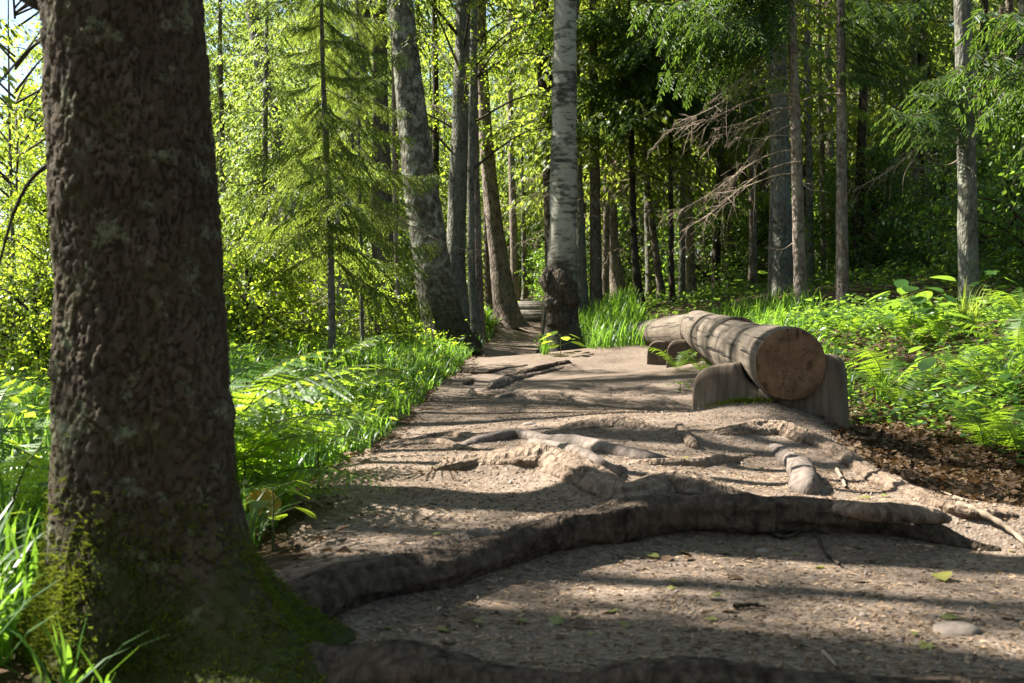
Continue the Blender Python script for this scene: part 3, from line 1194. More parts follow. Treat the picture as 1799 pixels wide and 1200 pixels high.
def leafy_crown(name, z0, z1, rad, nb, seed, mat, leaf=.06, per=26, hang=.4, twigs=9):
    rg = np.random.RandomState(seed)
    mb = MB()
    LP, LD = [], []
    for i in range(nb):
        f = (i + rg.uniform()) / nb
        z = z0 + (z1 - z0) * f
        a = rg.uniform(0, 2 * np.pi)
        rr = rad * (math.sin(math.pi * min(.97, .22 + .75 * f)) ** .7) * rg.uniform(.5, 1.1)
        root = np.array([0, 0, max(.2, z - rr * .5)])
        tip = np.array([math.cos(a) * rr, math.sin(a) * rr, z + rr * .12 - hang * rr * rg.uniform(0, .7)])
        mid = (root + tip) / 2 + np.array([0, 0, rr * .18])
        P = catmull([root, mid, tip], 4)
        mb.add(*tube(P, np.linspace(.02, .004, len(P)), 4), 1)
        for k in range(twigs):
            t = rg.uniform(.3, 1)
            p = P[min(len(P) - 1, int(t * len(P)))]
            d = unit(np.array([math.cos(a), math.sin(a), 0]) * .5 + rg.normal(0, .7, 3) + [0, 0, -hang * rg.uniform(0, 1.5)])
            l = rg.uniform(.25, .7)
            q = np.linspace(.05, 1, per)
            pts = p + d * (l * q)[:, None] + np.array([0, 0, -hang * .6]) * (l * q ** 2)[:, None]
            mb.add(*tube(np.vstack([p, pts[per // 2], pts[-1]]), [.004, .003, .001], 3), 1)
            LP.append(pts + rg.normal(0, .035, pts.shape))
            LD.append(unit(d * .5 + rg.normal(0, .8, pts.shape) + [0, 0, -.4]))
    LP, LD = np.concatenate(LP), np.concatenate(LD)
    n = len(LP)
    mb.add(*scatter(*LEAF4, LP, rot_to(LD, rg.uniform(-1.2, 1.2, n)), leaf * rg.uniform(.6, 1.25, n)), 0)
    return mb.mesh(name, [mat, M_WOODTWIG])


CROWN = {
    'mat1': spruce_crown('spruce_crown', 2.6, 13, 1.9, .3, 74, 1, M_SPRUCE),
    'mat2': spruce_crown('spruce_crown', 3.4, 14, 1.7, .3, 66, 2, M_SPRUCE),
    'mat3': spruce_crown('spruce_crown', 2.1, 11, 1.6, .3, 74, 3, M_SPRUCE, POOL2),
    'high': spruce_crown('spruce_crown', 6.5, 14, 1.7, .3, 52, 4, M_SPRUCE),
    'low1': spruce_crown('spruce_crown', .5, 8, 1.7, .15, 130, 5, M_BOUGH, POOL2),
    'low2': spruce_crown('spruce_crown', .8, 9, 1.5, .15, 120, 6, M_BOUGH, POOL),
    'leaf1': leafy_crown('leafy_crown', 1.4, 9, 2.6, 80, 7, M_LEAF, .065),
    'leaf2': leafy_crown('leafy_crown', 3.4, 12, 2.6, 80, 8, M_LEAF, .055, hang=.8),
    'leaf3': leafy_crown('leafy_crown', .3, 4.2, 1.6, 70, 9, M_LEAF, .07),
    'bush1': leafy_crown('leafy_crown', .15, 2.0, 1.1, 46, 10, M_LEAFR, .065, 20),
    'bush2': leafy_crown('leafy_crown', .15, 1.5, 1.0, 40, 11, M_LEAF, .06, 20),
    'birch': leafy_crown('birch_crown', 6.0, 14, 2.0, 38, 12, M_LEAF, .05, hang=.8),
}
DEAD = [dead_branch_mesh('dead_branch', L, s, dr) for L, s, dr in ((1.0, 1, .3), (1.4, 2, .45), (1.7, 3, .55), (.8, 4, .1), (1.2, 5, .7))]
STUB = dead_branch_mesh('dead_stub', .35, 8, .1)
M_BOUGHR = leaf_mat('old_spruce_needles', [(.010, .032, .009), (.022, .058, .012), (.042, .09, .016), (.085, .14, .024)], (.19, .32, .035), .42, .5, .3)  # darker green copy of the young spruce needles, for boughs on the right
BOUGH2 = [bough_mesh('spruce_bough', L, s, M_BOUGHR, droop=d, hang=hg) for L, s, d, hg in ((1.6, 31, .35, .6), (1.3, 32, .3, .5), (1.9, 33, .45, .7), (1.1, 34, .25, .45), (1.5, 35, .5, .8))]
BOUGH = [bough_mesh('spruce_bough', L, s, M_BOUGH, droop=d, hang=hg) for L, s, d, hg in ((1.6, 21, .35, .6), (1.3, 22, .3, .5), (1.9, 23, .45, .7), (1.1, 24, .25, .45), (1.5, 25, .5, .8))]


# ------------------------------------------------------------------ trees
def trunk_mesh(name, pts, D, mat, H=14, sides=18, taper_to=.35, flare=1.5, seg=.12, rough=.05, gap=0.0, seed=0, flare_h=.16):
    """pts: (px, py, width px) from top to bottom of what the photo shows; last is the foot"""
    pp = [(at(px, py, D), wp * D / F / 2) for px, py, wp in pts]
    pp = pp[::-1]                       # foot first
    P = [p for p, r in pp]
    R = [r for p, r in pp]
    foot = P[0].copy()
    foot[2] = float(h0(foot[0], foot[1])) - .06
    if P[0][2] > foot[2] + .03:
        P = [foot] + P
        R = [R[0] * 1.05] + R
    else:
        P[0][2] = foot[2]
    top = P[-1]
    d = unit(top - P[-2]) if len(P) > 1 else np.array([0, 0, 1.0])
    d = unit(d * .55 + np.array([0, 0, .8]))
    rest = max(.5, H - top[2])
    for k in (.35, .7, 1.0):
        P.append(top + d * rest * k)
        R.append(max(.012, R[len(pts) - 1 if len(pts) <= len(R) else -1] * (1 - k * (1 - taper_to * .3))))
    P, R = np.array(P), np.array(R)
    z = np.concatenate([np.arange(P[0, 2], min(6, P[-1, 2]), seg), np.linspace(min(6, P[-1, 2]), P[-1, 2], 14)])
    z = np.unique(z)
    L = np.stack([np.interp(z, P[:, 2], P[:, 0]), np.interp(z, P[:, 2], P[:, 1]), z], -1)
    for _ in range(3):
        L[1:-1, :2] = (L[:-2, :2] + L[1:-1, :2] * 2 + L[2:, :2]) / 4
    rr = np.interp(z, P[:, 2], R)
    rr = rr * (1 + (flare - 1) * np.exp(-(z - z[0] - .05).clip(0) / flare_h))
    base = foot.copy()

    def disp(th, s):
        q = np.stack([np.cos(th) * 1.4, np.sin(th) * 1.4, s * 2.2], -1)
        lob = np.cos(th * 4 + seed) * .22 * np.exp(-s / flare_h)
        fine = fbm(np.stack([np.cos(th) * 5, np.sin(th) * 5, s * 9], -1), 2, seed + 5)
        return 1 + rough * 2 * fbm(q + seed, 3, seed) + rough * fine + lob * (flare > 1.3)
    V, Q = tube(L - base, rr, sides, disp=disp)
    mb = MB()
    mb.add(V, Q)
    me = mb.mesh(name, [mat], True)
    tip = P[-1] - P[0]
    return me, base, unit(tip), L, rr


TREES = []


def tree(label, pts, D, mat, crown=None, H=14, cs=1.0, rz=0.0, group=None, cat='tree', name='spruce_tree', dead=0, stubs=0, deadz=(1.0, 3.0), cz=0.0, deadaz=None, **kw):
    seed = len(TREES) + 1
    me, base, ax, L, rr = trunk_mesh('trunk', pts, D, mat, H, seed=seed, **kw)
    t = thing(name, label, cat, base, group)
    link('trunk', me, t)
    rg = np.random.RandomState(seed)
    if crown:
        q = Vector((0, 0, 1)).rotation_difference(Vector((ax * .5 + np.array([0, 0, .5])).tolist()).normalized())
        q = q @ Quaternion((0, 0, 1), rz if rz else rg.uniform(0, 6.28))
        zc = cz
        c0 = np.array([np.interp(base[2] + 4, L[:, 2], L[:, 0]), np.interp(base[2] + 4, L[:, 2], L[:, 1]), base[2] + 4]) - base
        off = c0 - np.array(q @ Vector((0, 0, 4.0)))
        link('crown', CROWN[crown], t, off * [1, 1, 0] + [0, 0, zc], q, (cs, cs, cs))
    for i in range(dead + stubs):
        z = base[2] + rg.uniform(*deadz)
        p = np.array([np.interp(z, L[:, 2], L[:, 0]), np.interp(z, L[:, 2], L[:, 1]), z]) - base
        a = rg.uniform(0, 2 * np.pi) if deadaz is None else math.radians(rg.uniform(*deadaz))
        if i < dead:
            link('dead_branch', DEAD[rg.randint(len(DEAD))], t, p, (rg.uniform(-.3, .3), rg.uniform(-.25, .15), a), rg.uniform(.6, 1.0))
        else:
            link('dead_branch', STUB, t, p, (rg.uniform(-1, 1), rg.uniform(-.2, .3), rg.uniform(0, 6.28)), rg.uniform(.5, 1.1))
    TREES.append((t, L, base))
    return t, L, base


def add_boughs(tr, specs, pool=None):
    """specs: (height above foot, azimuth degrees, length scale, pitch degrees)"""
    t, L, base = tr
    for i, (z, az, s, pit) in enumerate(specs):
        zz = base[2] + z
        p = np.array([np.interp(zz, L[:, 2], L[:, 0]), np.interp(zz, L[:, 2], L[:, 1]), zz]) - base
        link('bough', (pool or BOUGH2)[(i * 3 + int(z * 7)) % 5], t, p, (0, math.radians(pit), math.radians(az)), s)


# big birches by the path
tree('thick leaning birch with dark mossy bark at the left edge of the path', [(700, -40, 41), (703, 0, 43), (718, 150, 49), (735, 300, 57), (752, 420, 64), (764, 500, 69), (780, 570, 74), (800, 632, 80)], 15, M_BIRCH2, 'birch', cz=2.5,
     H=17, sides=40, seg=.04, rough=.05, flare=1.25, flare_h=.14, name='birch_tree')
tree('pale birch with a big dark burl standing where the path turns', [(993, -40, 38), (993, 0, 39), (991, 200, 44), (989, 400, 48), (987, 460, 54), (986, 560, 60), (988, 632, 74)], 15, M_BIRCH, 'birch', cz=2.0,
     H=16, sides=40, seg=.04, rough=.045, flare=1.5, flare_h=.2, name='birch_tree')
burl_tree = TREES[-1]
# left of the path
tree('broad spruce trunk with drooping grey twigs at the back of the ferns', [(440, 0, 24), (500, 330, 34), (530, 480, 38), (545, 607, 44)], 16, M_BARK_GREY, 'high', cs=.72, cz=2.5, H=14, dead=8)
tree('stout trunk leaning left behind two thin young spruces', [(637, 0, 34), (600, 430, 30), (612, 530, 40), (622, 618, 44)], 16, M_BARK_GREY, 'high', H=14, name='birch_tree', dead=6)
tree('shaggy dark trunk hung with twigs between the young spruce and the leaning birch', [(668, 150, 26), (672, 420, 40), (680, 520, 44), (690, 607, 50)], 16.3, M_BARK_SP, 'high', H=14, dead=9)
tree('thin pale trunk right in front of the shaggy dark trunk', [(694, 380, 7), (697, 480, 8), (704, 604, 10)], 15.2, M_BARK_PINK, 'mat3', H=9, cs=.5, cz=3.2)
yb = tree('slim young spruce with fresh green boughs above the ferns', [(563, -60, 6), (567, 120, 8), (573, 260, 11), (580, 400, 12), (583, 560, 13), (583, 660, 14)], 9, M_BARK_GREY, None, H=5.2, sides=12, seg=.08, taper_to=.1, flare=1.1, rough=.03)
specs = []
rgb = np.random.RandomState(4)
for i in range(66):
    z = 1.0 + i * .055
    f = (z - 1) / 4.0
    specs.append((z, i * 137.5 + rgb.uniform(-20, 20), (.47 - .27 * f) * rgb.uniform(.75, 1.2), rgb.uniform(-6, 14)))
add_boughs(yb, specs, BOUGH)
yd = tree('very thin young spruce stem beside the slim young spruce', [(628, 100, 4), (630, 260, 6), (634, 420, 7), (637, 655, 8)], 10, M_BARK_GREY, None, H=4.0, sides=10, seg=.08, taper_to=.1, flare=1.05, rough=.03, dead=4, deadz=(.5, 1.6))
add_boughs(yd, [(1.35 + i * .075, i * 137.5, (.42 - .008 * i) * rgb.uniform(.8, 1.1), rgb.uniform(-5, 15)) for i in range(30)], BOUGH)
# centre group along the path
tree('grey ridged trunk rising close behind the leaning birch', [(817, 0, 31), (812, 180, 33), (804, 330, 33), (800, 480, 34), (812, 600, 42)], 17, M_BARK_GREY, 'leaf2', H=15, sides=24, rough=.06, name='aspen_tree')
tree('thin mossy trunk beside the grey ridged trunk', [(832, 60, 12), (827, 330, 13), (828, 480, 14), (838, 600, 18)], 16.5, M_BARK_GREY, 'high', H=12)
tree('straight reddish spruce trunk left of the path', [(833, 60, 10), (836, 300, 13), (840, 480, 16), (843, 590, 18)], 17.5, M_BARK_PINK, 'high', H=14)
tree('slender trunk between the reddish spruce and the bent pink trunk', [(850, 60, 9), (853, 300, 10), (857, 480, 12), (862, 572, 14)], 21, M_BARK_SP, 'high', H=14)
tree('bent pinkish trunk at the foot of the plank steps', [(843, 60, 20), (852, 220, 23), (864, 360, 28), (877, 460, 34), (893, 574, 46)], 20, M_BARK_PINK, 'mat2', H=14, sides=26, flare=1.4, cz=1.5)
tree('small straight trunk beside the far log above the steps', [(917, 300, 6), (920, 420, 8), (922, 516, 9)], 30, M_BARK_GREY, 'mat3', H=11)
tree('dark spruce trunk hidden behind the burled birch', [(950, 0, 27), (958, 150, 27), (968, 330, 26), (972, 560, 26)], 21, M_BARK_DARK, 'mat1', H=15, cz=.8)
tree('narrow trunk standing right behind the burled birch', [(1014, 150, 10), (1017, 300, 12), (1021, 480, 20), (1025, 572, 24)], 18, M_BARK_GREY, 'high', H=14)
tree('straight brown spruce trunk to the right of the burled birch', [(1042, 60, 14), (1045, 300, 18), (1047, 480, 21), (1048, 560, 24)], 18, M_BARK_SP, 'mat1', H=15, dead=9, deadz=(1.6, 4.4))
tree('short flared pinkish trunk lit at its foot among the grass', [(1072, 300, 18), (1077, 440, 22), (1085, 500, 28), (1094, 545, 40)], 22, M_BARK_PINK, 'mat2', H=13, flare=1.5)
trS = tree('slim dark spruce trunk rising from the tall grass', [(1106, 60, 8), (1109, 240, 10), (1113, 400, 11), (1118, 480, 13), (1124, 540, 17)], 18, M_BARK_DARK, 'mat3', H=13, dead=12, deadz=(1.2, 4.2))
tree('slim leaning trunk between two upright slim spruces', [(1130, 240, 9), (1140, 350, 11), (1152, 440, 12), (1164, 535, 15)], 19.5, M_BARK_SP, 'mat2', H=13, dead=12, deadz=(1.2, 4.4))
trU = tree('straight pole thin spruce beside the leaning slim trunk', [(1177, 60, 7), (1178, 250, 8), (1179, 420, 9), (1181, 535, 10)], 18, M_BARK_DARK, 'mat3', H=13, dead=12, deadz=(1.2, 4.2))
tree('pale lit trunk behind the far end of the bench', [(1205, 200, 13), (1211, 420, 16), (1215, 528, 20)], 22, M_BARK_PINK, 'mat1', H=14, dead=5, deadz=(2, 4))
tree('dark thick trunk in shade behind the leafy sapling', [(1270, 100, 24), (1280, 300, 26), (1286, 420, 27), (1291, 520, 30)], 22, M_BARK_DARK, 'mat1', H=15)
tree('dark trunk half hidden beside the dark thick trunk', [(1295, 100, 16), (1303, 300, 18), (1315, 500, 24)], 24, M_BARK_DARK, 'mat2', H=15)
tree('thin bare pole leaning on the smooth grey trunk', [(1356, 300, 4), (1353, 420, 5), (1351, 520, 6)], 15.5, M_BARK_PINK, None, H=2.6, flare=1.0, taper_to=.4, rough=.02)
tree('smooth thick grey trunk with dark flecks behind the bench', [(1366, 60, 30), (1369, 240, 33), (1373, 420, 37), (1375, 515, 42)], 16, M_BARK_GREY, 'mat1', H=15, sides=26, flare=1.25, cz=.2)
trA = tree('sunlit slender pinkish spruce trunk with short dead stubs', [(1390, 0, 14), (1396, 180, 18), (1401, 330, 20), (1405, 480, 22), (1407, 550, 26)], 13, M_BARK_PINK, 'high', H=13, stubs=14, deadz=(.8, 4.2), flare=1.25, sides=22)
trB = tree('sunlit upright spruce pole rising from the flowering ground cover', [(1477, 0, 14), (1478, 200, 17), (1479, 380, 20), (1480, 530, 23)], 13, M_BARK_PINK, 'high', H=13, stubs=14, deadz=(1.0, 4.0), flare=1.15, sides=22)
tree('thin pinkish trunk in the shade between the two sunlit spruce poles', [(1440, 100, 8), (1445, 300, 9), (1447, 500, 10)], 20, M_BARK_PINK, 'mat3', H=12, stubs=6)
tree('thin pale trunk left of the big dark trunk on the bank', [(1605, 100, 12), (1608, 300, 13), (1611, 492, 15)], 18, M_BARK_GREY, 'mat2', H=13, dead=5, deadz=(1.5, 3))
tree('slim mossy trunk touching the big dark trunk on the bank', [(1622, 100, 10), (1630, 300, 11), (1637, 500, 13)], 18.3, M_BARK_GREY, 'mat3', H=12)
tree('big dark trunk in shade on the upper bank', [(1610, 0, 30), (1622, 160, 32), (1636, 330, 36), (1656, 495, 44)], 19, M_BARK_DARK, 'mat1', H=15)
trF = tree('greenish grey spruce trunk with a yellow grass tuft at its foot', [(1690, -30, 28), (1693, 100, 29), (1697, 240, 31), (1700, 400, 33), (1704, 562, 36)], 11.5, M_BARK_GREY, 'high', H=13, dead=2, stubs=6, deadz=(1.5, 2.6), flare=1.2, sides=26, seg=.06)

# fresh boughs and dead branches reaching into the picture from the nearer spruces
rgb = np.random.RandomState(14)
sp = [(3.35 + .08 * i, 203 + rgb.uniform(-24, 24), rgb.uniform(.75, 1.1), rgb.uniform(-2, 14)) for i in range(12)]
add_boughs(trA, sp)
for tr_, n_ in ((trS, 16), (trU, 16)):
    add_boughs(tr_, [(3.1 + .12 * i, rgb.uniform(190, 370), rgb.uniform(.8, 1.15), rgb.uniform(-2, 14)) for i in range(n_)])
sp = [(2.7 + .12 * i, rgb.uniform(290, 400), rgb.uniform(.45, .75), rgb.uniform(-4, 14)) for i in range(9)]
add_boughs(trB, sp)
sp = [(2.15 + .1 * i, rgb.choice([rgb.uniform(195, 235), rgb.uniform(310, 370)]), rgb.uniform(.4, .7), rgb.uniform(0, 18)) for i in range(6)]
add_boughs(trF, sp)
for (t_, L_, b_), az, zs in ((trA, (160, 215), (1.6, 1.75, 1.9, 2.05, 2.2, 2.35, 2.5, 2.7, 2.9, 3.1)), (trF, (10, 60), (2.3, 2.7)), (trB, (150, 210), (2.0, 2.4))):
    for i, z in enumerate(zs):
        p = np.array([np.interp(b_[2] + z, L_[:, 2], L_[:, 0]), np.interp(b_[2] + z, L_[:, 2], L_[:, 1]), b_[2] + z]) - b_
        link('dead_branch', DEAD[i % len(DEAD)], t_, p, (0, rgb.uniform(-.15, .2), math.radians(rgb.uniform(*az))), rgb.uniform(.85, 1.15))
trH = tree('spruce reaching long fresh boughs out over the ferny bank', [(2010, 0, 30), (2010, 560, 34)], 9.3, M_BARK_SP, 'high', H=12)
add_boughs(trH, [(1.85 + .13 * i, 190 + rgb.uniform(-30, 40), rgb.uniform(.7, 1.1), rgb.uniform(-6, 12)) for i in range(9)])


# burl on the pale birch: a swollen, folded lip round a patch of bare wood, and knots below it
def lump(c, rad, seed, mat, parent, name, amp=.3, ring=None):
    th = np.linspace(0, np.pi, 26)
    ph = np.linspace(0, 2 * np.pi, 40, endpoint=False)
    T, P_ = np.meshgrid(th, ph, indexing='ij')
    d = np.stack([np.sin(T) * np.cos(P_), np.sin(T) * np.sin(P_), np.cos(T)], -1)
    r = 1 + amp * fbm(d * 1.6 + seed, 4, seed) + amp * .5 * np.abs(fbm(d * 4 + seed, 3, seed + 3))
    V = d * r[..., None] * np.array(rad)
    n = len(ph)
    i = np.arange(len(th) - 1)[:, None] * n
    j = np.arange(n)[None]
    Q = np.stack([i + j, i + n + j, i + n + (j + 1) % n, i + (j + 1) % n], -1).reshape(-1, 4)
    mb = MB()
    mb.add(V.reshape(-1, 3), Q)
    return link(name, mb.mesh(name, [mat], True), parent, c)


def burl(tr):
    t, L, base = tr
    bx = at(985, 505, 15 - .24) - base
    mat = bark_mat('burl_bark', (.022, .018, .013), (.11, .09, .066), scale=1.2, bumpd=.03)
    pale = bark_mat('bare_burl_wood', (.08, .062, .042), (.34, .27, .19), scale=.7, bumpd=.02)
    o = lump(bx + [.0, .10, -.03], (.20, .15, .25), 5, mat, t, 'burl', .34)
    a = np.linspace(.4, 2 * np.pi - .5, 40)
    ring = np.stack([.15 * np.cos(a + 1.6) * (1 + .22 * np.cos(2 * a)), -.06 + .07 * np.cos(a) ** 2, .20 * np.sin(a + 1.6) * (1 - .2 * np.sin(a))], -1)
    mb = MB()
    mb.add(*tube(ring, .04 * (1 + .5 * np.sin(a * 2.3 + 1)), 14, disp=lambda th, s: 1 + .6 * fbm(np.stack([np.cos(th) * 1.5, np.sin(th) * 1.5, s * 9], -1), 3, 4)))
    link('lip', mb.mesh('lip', [mat], True), o, (0, -.02, .03))
    lump((.03, -.09, .04), (.11, .05, .15), 6, pale, o, 'bare_wood', .3)
    lump((-.08, -.08, -.20), (.12, .09, .12), 9, mat, o, 'knot', .5)
    lump((.13, -.05, -.15), (.10, .09, .10), 12, mat, o, 'knot', .5)
    lump((-.17, -.02, .12), (.09, .09, .15), 15, mat, o, 'knot', .5)
    lump((.0, -.02, -.42), (.17, .12, .16), 19, mat, o, 'knot', .5)


burl(burl_tree)

# ------------------------------------------------------------------ the wood behind, tree by tree
POSTS = []


def plain_trunk(r, H, seed, mat, name='trunk'):
    rg = np.random.RandomState(seed)
    z = np.linspace(-.15, H, 26)
    P = np.stack([.06 * np.sin(z * .5 + seed), .06 * np.cos(z * .4 + seed), z], -1)
    P[:, :2] -= P[0, :2]
    R = r * (1 - .85 * np.clip(z / H, 0, 1)) * (1 + .5 * np.exp(-np.clip(z, 0, 9) / .15))
    mb = MB()
    mb.add(*tube(P, R, 12, disp=lambda th, s: 1 + .12 * fbm(np.stack([np.cos(th) * 2, np.sin(th) * 2, s * 3], -1), 2, seed)))
    return mb.mesh(name, [mat], True)


BT = {m: [plain_trunk(r, 14, i * 7 + len(m), mt) for i, r in enumerate((.10, .14, .18))] for m, mt in (('dark', M_BARK_DARK), ('sp', M_BARK_SP), ('pink', M_BARK_PINK), ('grey', M_BARK_GREY))}
BTS = [plain_trunk(.045, 7, 91, M_BARK_GREY), plain_trunk(.06, 8, 92, M_BARK_SP)]


def back_tree(name, label, x, y, trunk, crown, cs, group, cat='tree', dead=0, rg=np.random.RandomState(77), cz=0.0, dz=(1.2, 4), thin=1.0):
    z = float(h0(x, y))
    t = thing(name, label, cat, (x, y, z), group)
    if trunk is not None:
        link('trunk', trunk, t, (0, 0, 0), (0, 0, rg.uniform(0, 6)))
    link('crown', CROWN[crown], t, (0, 0, cz), (rg.uniform(-.03, .03), rg.uniform(-.03, .03), rg.uniform(0, 6.28)), (cs * thin, cs * thin, cs * rg.uniform(.9, 1.1)))
    for i in range(dead):
        link('dead_branch', DEAD[rg.randint(len(DEAD))], t, (0, 0, rg.uniform(*dz)), (rg.uniform(-.3, .3), rg.uniform(-.2, .2), rg.uniform(0, 6.28)), rg.uniform(.7, 1.1))
    return t


rgt = np.random.RandomState(5)
# (a) sunlit thicket left of the path
G1 = 'sunlit young spruces left of the path'
for i, (px, D, cr, cs) in enumerate([(470, 13, 'low1', .75), (690, 19, 'low2', .9), (560, 20, 'low1', 1.0), (400, 17, 'low2', .9), (755, 22, 'low2', .9), (640, 25, 'low1', 1.15), (480, 25, 'low2', 1.2), (330, 22, 'low1', 1.1),
                                     (780, 29, 'low2', 1.2), (720, 34, 'low1', 1.4), (590, 33, 'low2', 1.4), (440, 34, 'low1', 1.4), (300, 32, 'low2', 1.3), (880, 36, 'low1', 1.3), (930, 42, 'low2', 1.4)]):
    p = at(px, 560, D)
    back_tree('spruce_tree', 'bushy sunlit young spruce in the thicket left of the path', p[0], D, BTS[i % 2], cr, cs, G1, dead=0)
G2 = 'broadleaf trees in the clearing on the left'
for i, (px, D, cr, cs) in enumerate([(30, 19, 'leaf2', 1.0), (180, 22, 'leaf1', 1.05), (20, 30, 'leaf1', .75), (390, 29, 'leaf1', 1.1), (530, 38, 'leaf1', 1.3), (660, 42, 'leaf2', 1.4), (250, 40, 'leaf1', 1.4), (100, 36, 'leaf3', 2.2), (780, 46, 'leaf1', 1.3)]):
    p = at(px, 560, D)
    back_tree('broadleaf_tree', 'light green broadleaf tree with small sunlit leaves beyond the clearing', p[0], D, BTS[i % 2], cr, cs, G2)
G3 = 'leafy bushes among the ferns on the left'
for i, (px, D, cr, cs) in enumerate([(430, 9.5, 'bush2', .7), (500, 12, 'bush2', .8), (660, 13.5, 'bush2', .6), (300, 10, 'bush2', .9), (60, 8, 'bush2', .6), (20, 11, 'bush2', .8), (590, 19, 'bush2', 1.0), (700, 21, 'bush2', 1.0), (740, 25, 'bush2', 1.0), (470, 17, 'leaf3', .7), (80, 19, 'leaf3', .9)]):
    p = at(px, 560, D)
    back_tree('leafy_bush', 'loose leafy bush with bright sunlit leaves left of the path', p[0], D, None, cr, cs, G3, 'bush')
# (b) the deep wood right of the path
G4 = 'spruces deep in the shaded wood on the right'
spots = []
for i in range(400):
    px, D = rgt.uniform(990, 1950), rgt.uniform(21, 46)
    p = at(px, 560, D)
    if all((p[0] - a) ** 2 + (D - b) ** 2 > 1.5 ** 2 for a, b in spots):
        spots.append((p[0], D))
    if len(spots) >= 46:
        break
for i, (x, y) in enumerate(spots):
    mk = ('dark', 'sp', 'dark', 'pink', 'grey')[i % 5]
    back_tree('spruce_tree', 'spruce trunk deep in the shaded wood beyond the bench', x, y, BT[mk][i % 3], ('mat1', 'mat3', 'mat2', 'mat3')[i % 4], rgt.uniform(.85, 1.15), G4, dead=9 if y < 30 else 3, dz=(.8, 6))
rgq = np.random.RandomState(51)
SLIM = [(plain_trunk(r, 13, 61 + i, mt), c) for i, (r, mt, c) in enumerate(((.07, M_BARK_PINK, 'pale'), (.085, M_BARK_GREY, 'grey'), (.06, M_BARK_GREY, 'grey'), (.10, M_BARK_PINK, 'pale'), (.075, M_BARK_DARK, 'dark')))]
for i, (px, D) in enumerate([(1062, 21), (1142, 24), (1198, 20), (1238, 25), (1256, 20.5), (1322, 19), (1338, 24), (1425, 17.5), (1462, 23), (1505, 17), (1530, 21), (1556, 25), (1578, 19.5), (1672, 21), (1725, 17), (1752, 22), (1780, 16), (1012, 25), (905, 27), (760, 20), (735, 24)]):
    p = at(px, 560, D)
    me_, c_ = SLIM[i % 5]
    back_tree('spruce_tree', 'slim spruce pole', p[0], D, me_, 'high', .85, 'slim ' + c_ + ' spruce poles in the wood', dead=4, dz=(1.0, 5), thin=.6, rg=rgq)
G5 = 'leafy saplings under the spruces on the right'
for i, (px, D, cr, cs) in enumerate([(1540, 17, 'bush1', .9), (1760, 14, 'bush1', 1.0), (1500, 22, 'bush1', 1.1), (1330, 20, 'bush1', .9), (1240, 24, 'bush1', 1.1), (1420, 26, 'bush1', 1.3), (1580, 25, 'bush1', 1.3), (1700, 22, 'bush1', 1.4), (1800, 19, 'bush1', 1.3),
                                     (1130, 26, 'bush1', 1.1), (980, 26, 'bush1', .8), (1060, 30, 'bush1', 1.2), (900, 33, 'bush1', .9), (960, 36, 'bush1', 1.2), (1850, 12, 'bush1', 1.0), (1660, 16, 'bush1', .7), (1300, 30, 'leaf3', 1.0), (1500, 33, 'leaf3', 1.2), (1680, 32, 'leaf3', 1.2), (1150, 38, 'leaf3', 1.2)]):
    p = at(px, 560, D)
    back_tree('leafy_bush', 'low leafy sapling growing under the shaded spruces', p[0], D, None, cr, cs, G5, 'bush')
GF = 'trees at the back of the wood'
for i in range(44):
    D = rgt.uniform(46, 72)
    p = at(250 + (i + rgt.uniform(0, 1)) * 1650 / 44, 560, D)
    if i % 3 == 2:
        back_tree('broadleaf_tree', 'distant broadleaf tree closing off the back of the wood', p[0], D, BTS[i % 2], 'leaf1', rgt.uniform(1.4, 1.9), 'broadleaf trees at the back of the wood')
    else:
        back_tree('spruce_tree', 'distant spruce closing off the back of the wood', p[0], D, BT['sp'][i % 3], ('low1', 'low2')[i % 2], rgt.uniform(1.6, 2.3), GF)
# (c) trees just outside the frame, placed so that their shade falls across the path
G6 = 'spruces standing left of the photographed stretch'
PT = [plain_trunk(r, 15, 31 + i, M_BARK_SP) for i, r in enumerate((.19, .14, .11, .08))]
for i, (x, y, k, cr, cs) in enumerate([(-2.6, 4.2, 0, 'high', 1.15), (-3.3, 6.15, 2, 'high', 1.1), (-3.7, 7.25, 3, 'high', 1.0), (-4.3, 8.5, 1, 'high', 1.1), (-4.9, 10.1, 2, 'high', 1.1), (-2.9, 5.2, 3, 'high', 1.0),
                                       (-6.0, 12.4, 1, 'high', 1.0)]):
    back_tree('spruce_tree', 'tall spruce to the left of the clearing', x, y, PT[k], cr, cs, G6, thin=.5)
back_tree('spruce_tree', 'unseen narrow spruce added left of the old spruce to shade the foreground', -3.7, 3.62, PT[0], 'mat2', 1.0, None, thin=.26)  # out of view; crown squeezed narrow to shade only the left foreground
back_tree('spruce_tree', 'unseen high crowned spruce added beyond the narrow spruce to shade the foreground', -4.6, 4.5, PT[3], 'high', .8, None, thin=.42)  # added out of view; the high crown shades the right foreground
back_tree('spruce_tree', 'unseen slender spruce added behind the narrow spruce to shade the foreground', -4.9, 4.05, PT[3], 'high', .8, None, thin=.5)  # another unseen tree added for shade on the right foreground
for i, (x, y, cr, cs) in enumerate([(-5.6, 9.4, 'mat3', .95), (-6.3, 12.6, 'mat2', .95), (-5.0, 7.4, 'mat2', .7)]):  # added beyond the left edge to shade the middle stretch of the path
    back_tree('spruce_tree', 'spruce with a low crown added left of the clearing to shade the path', x, y, BT['sp'][i % 3], cr, cs, 'low crowned spruces added to shade the path')
for i, (x, y, cr) in enumerate([(6.8, 6.5, 'mat2'), (8, 11, 'mat1'), (9.5, 15, 'mat1'), (7.5, 3, 'mat2')]):
    back_tree('spruce_tree', 'tall spruce on the slope beyond the ferny bank', x, y, BT['sp'][i % 3], cr, 1.0, 'spruces on the slope to the right')
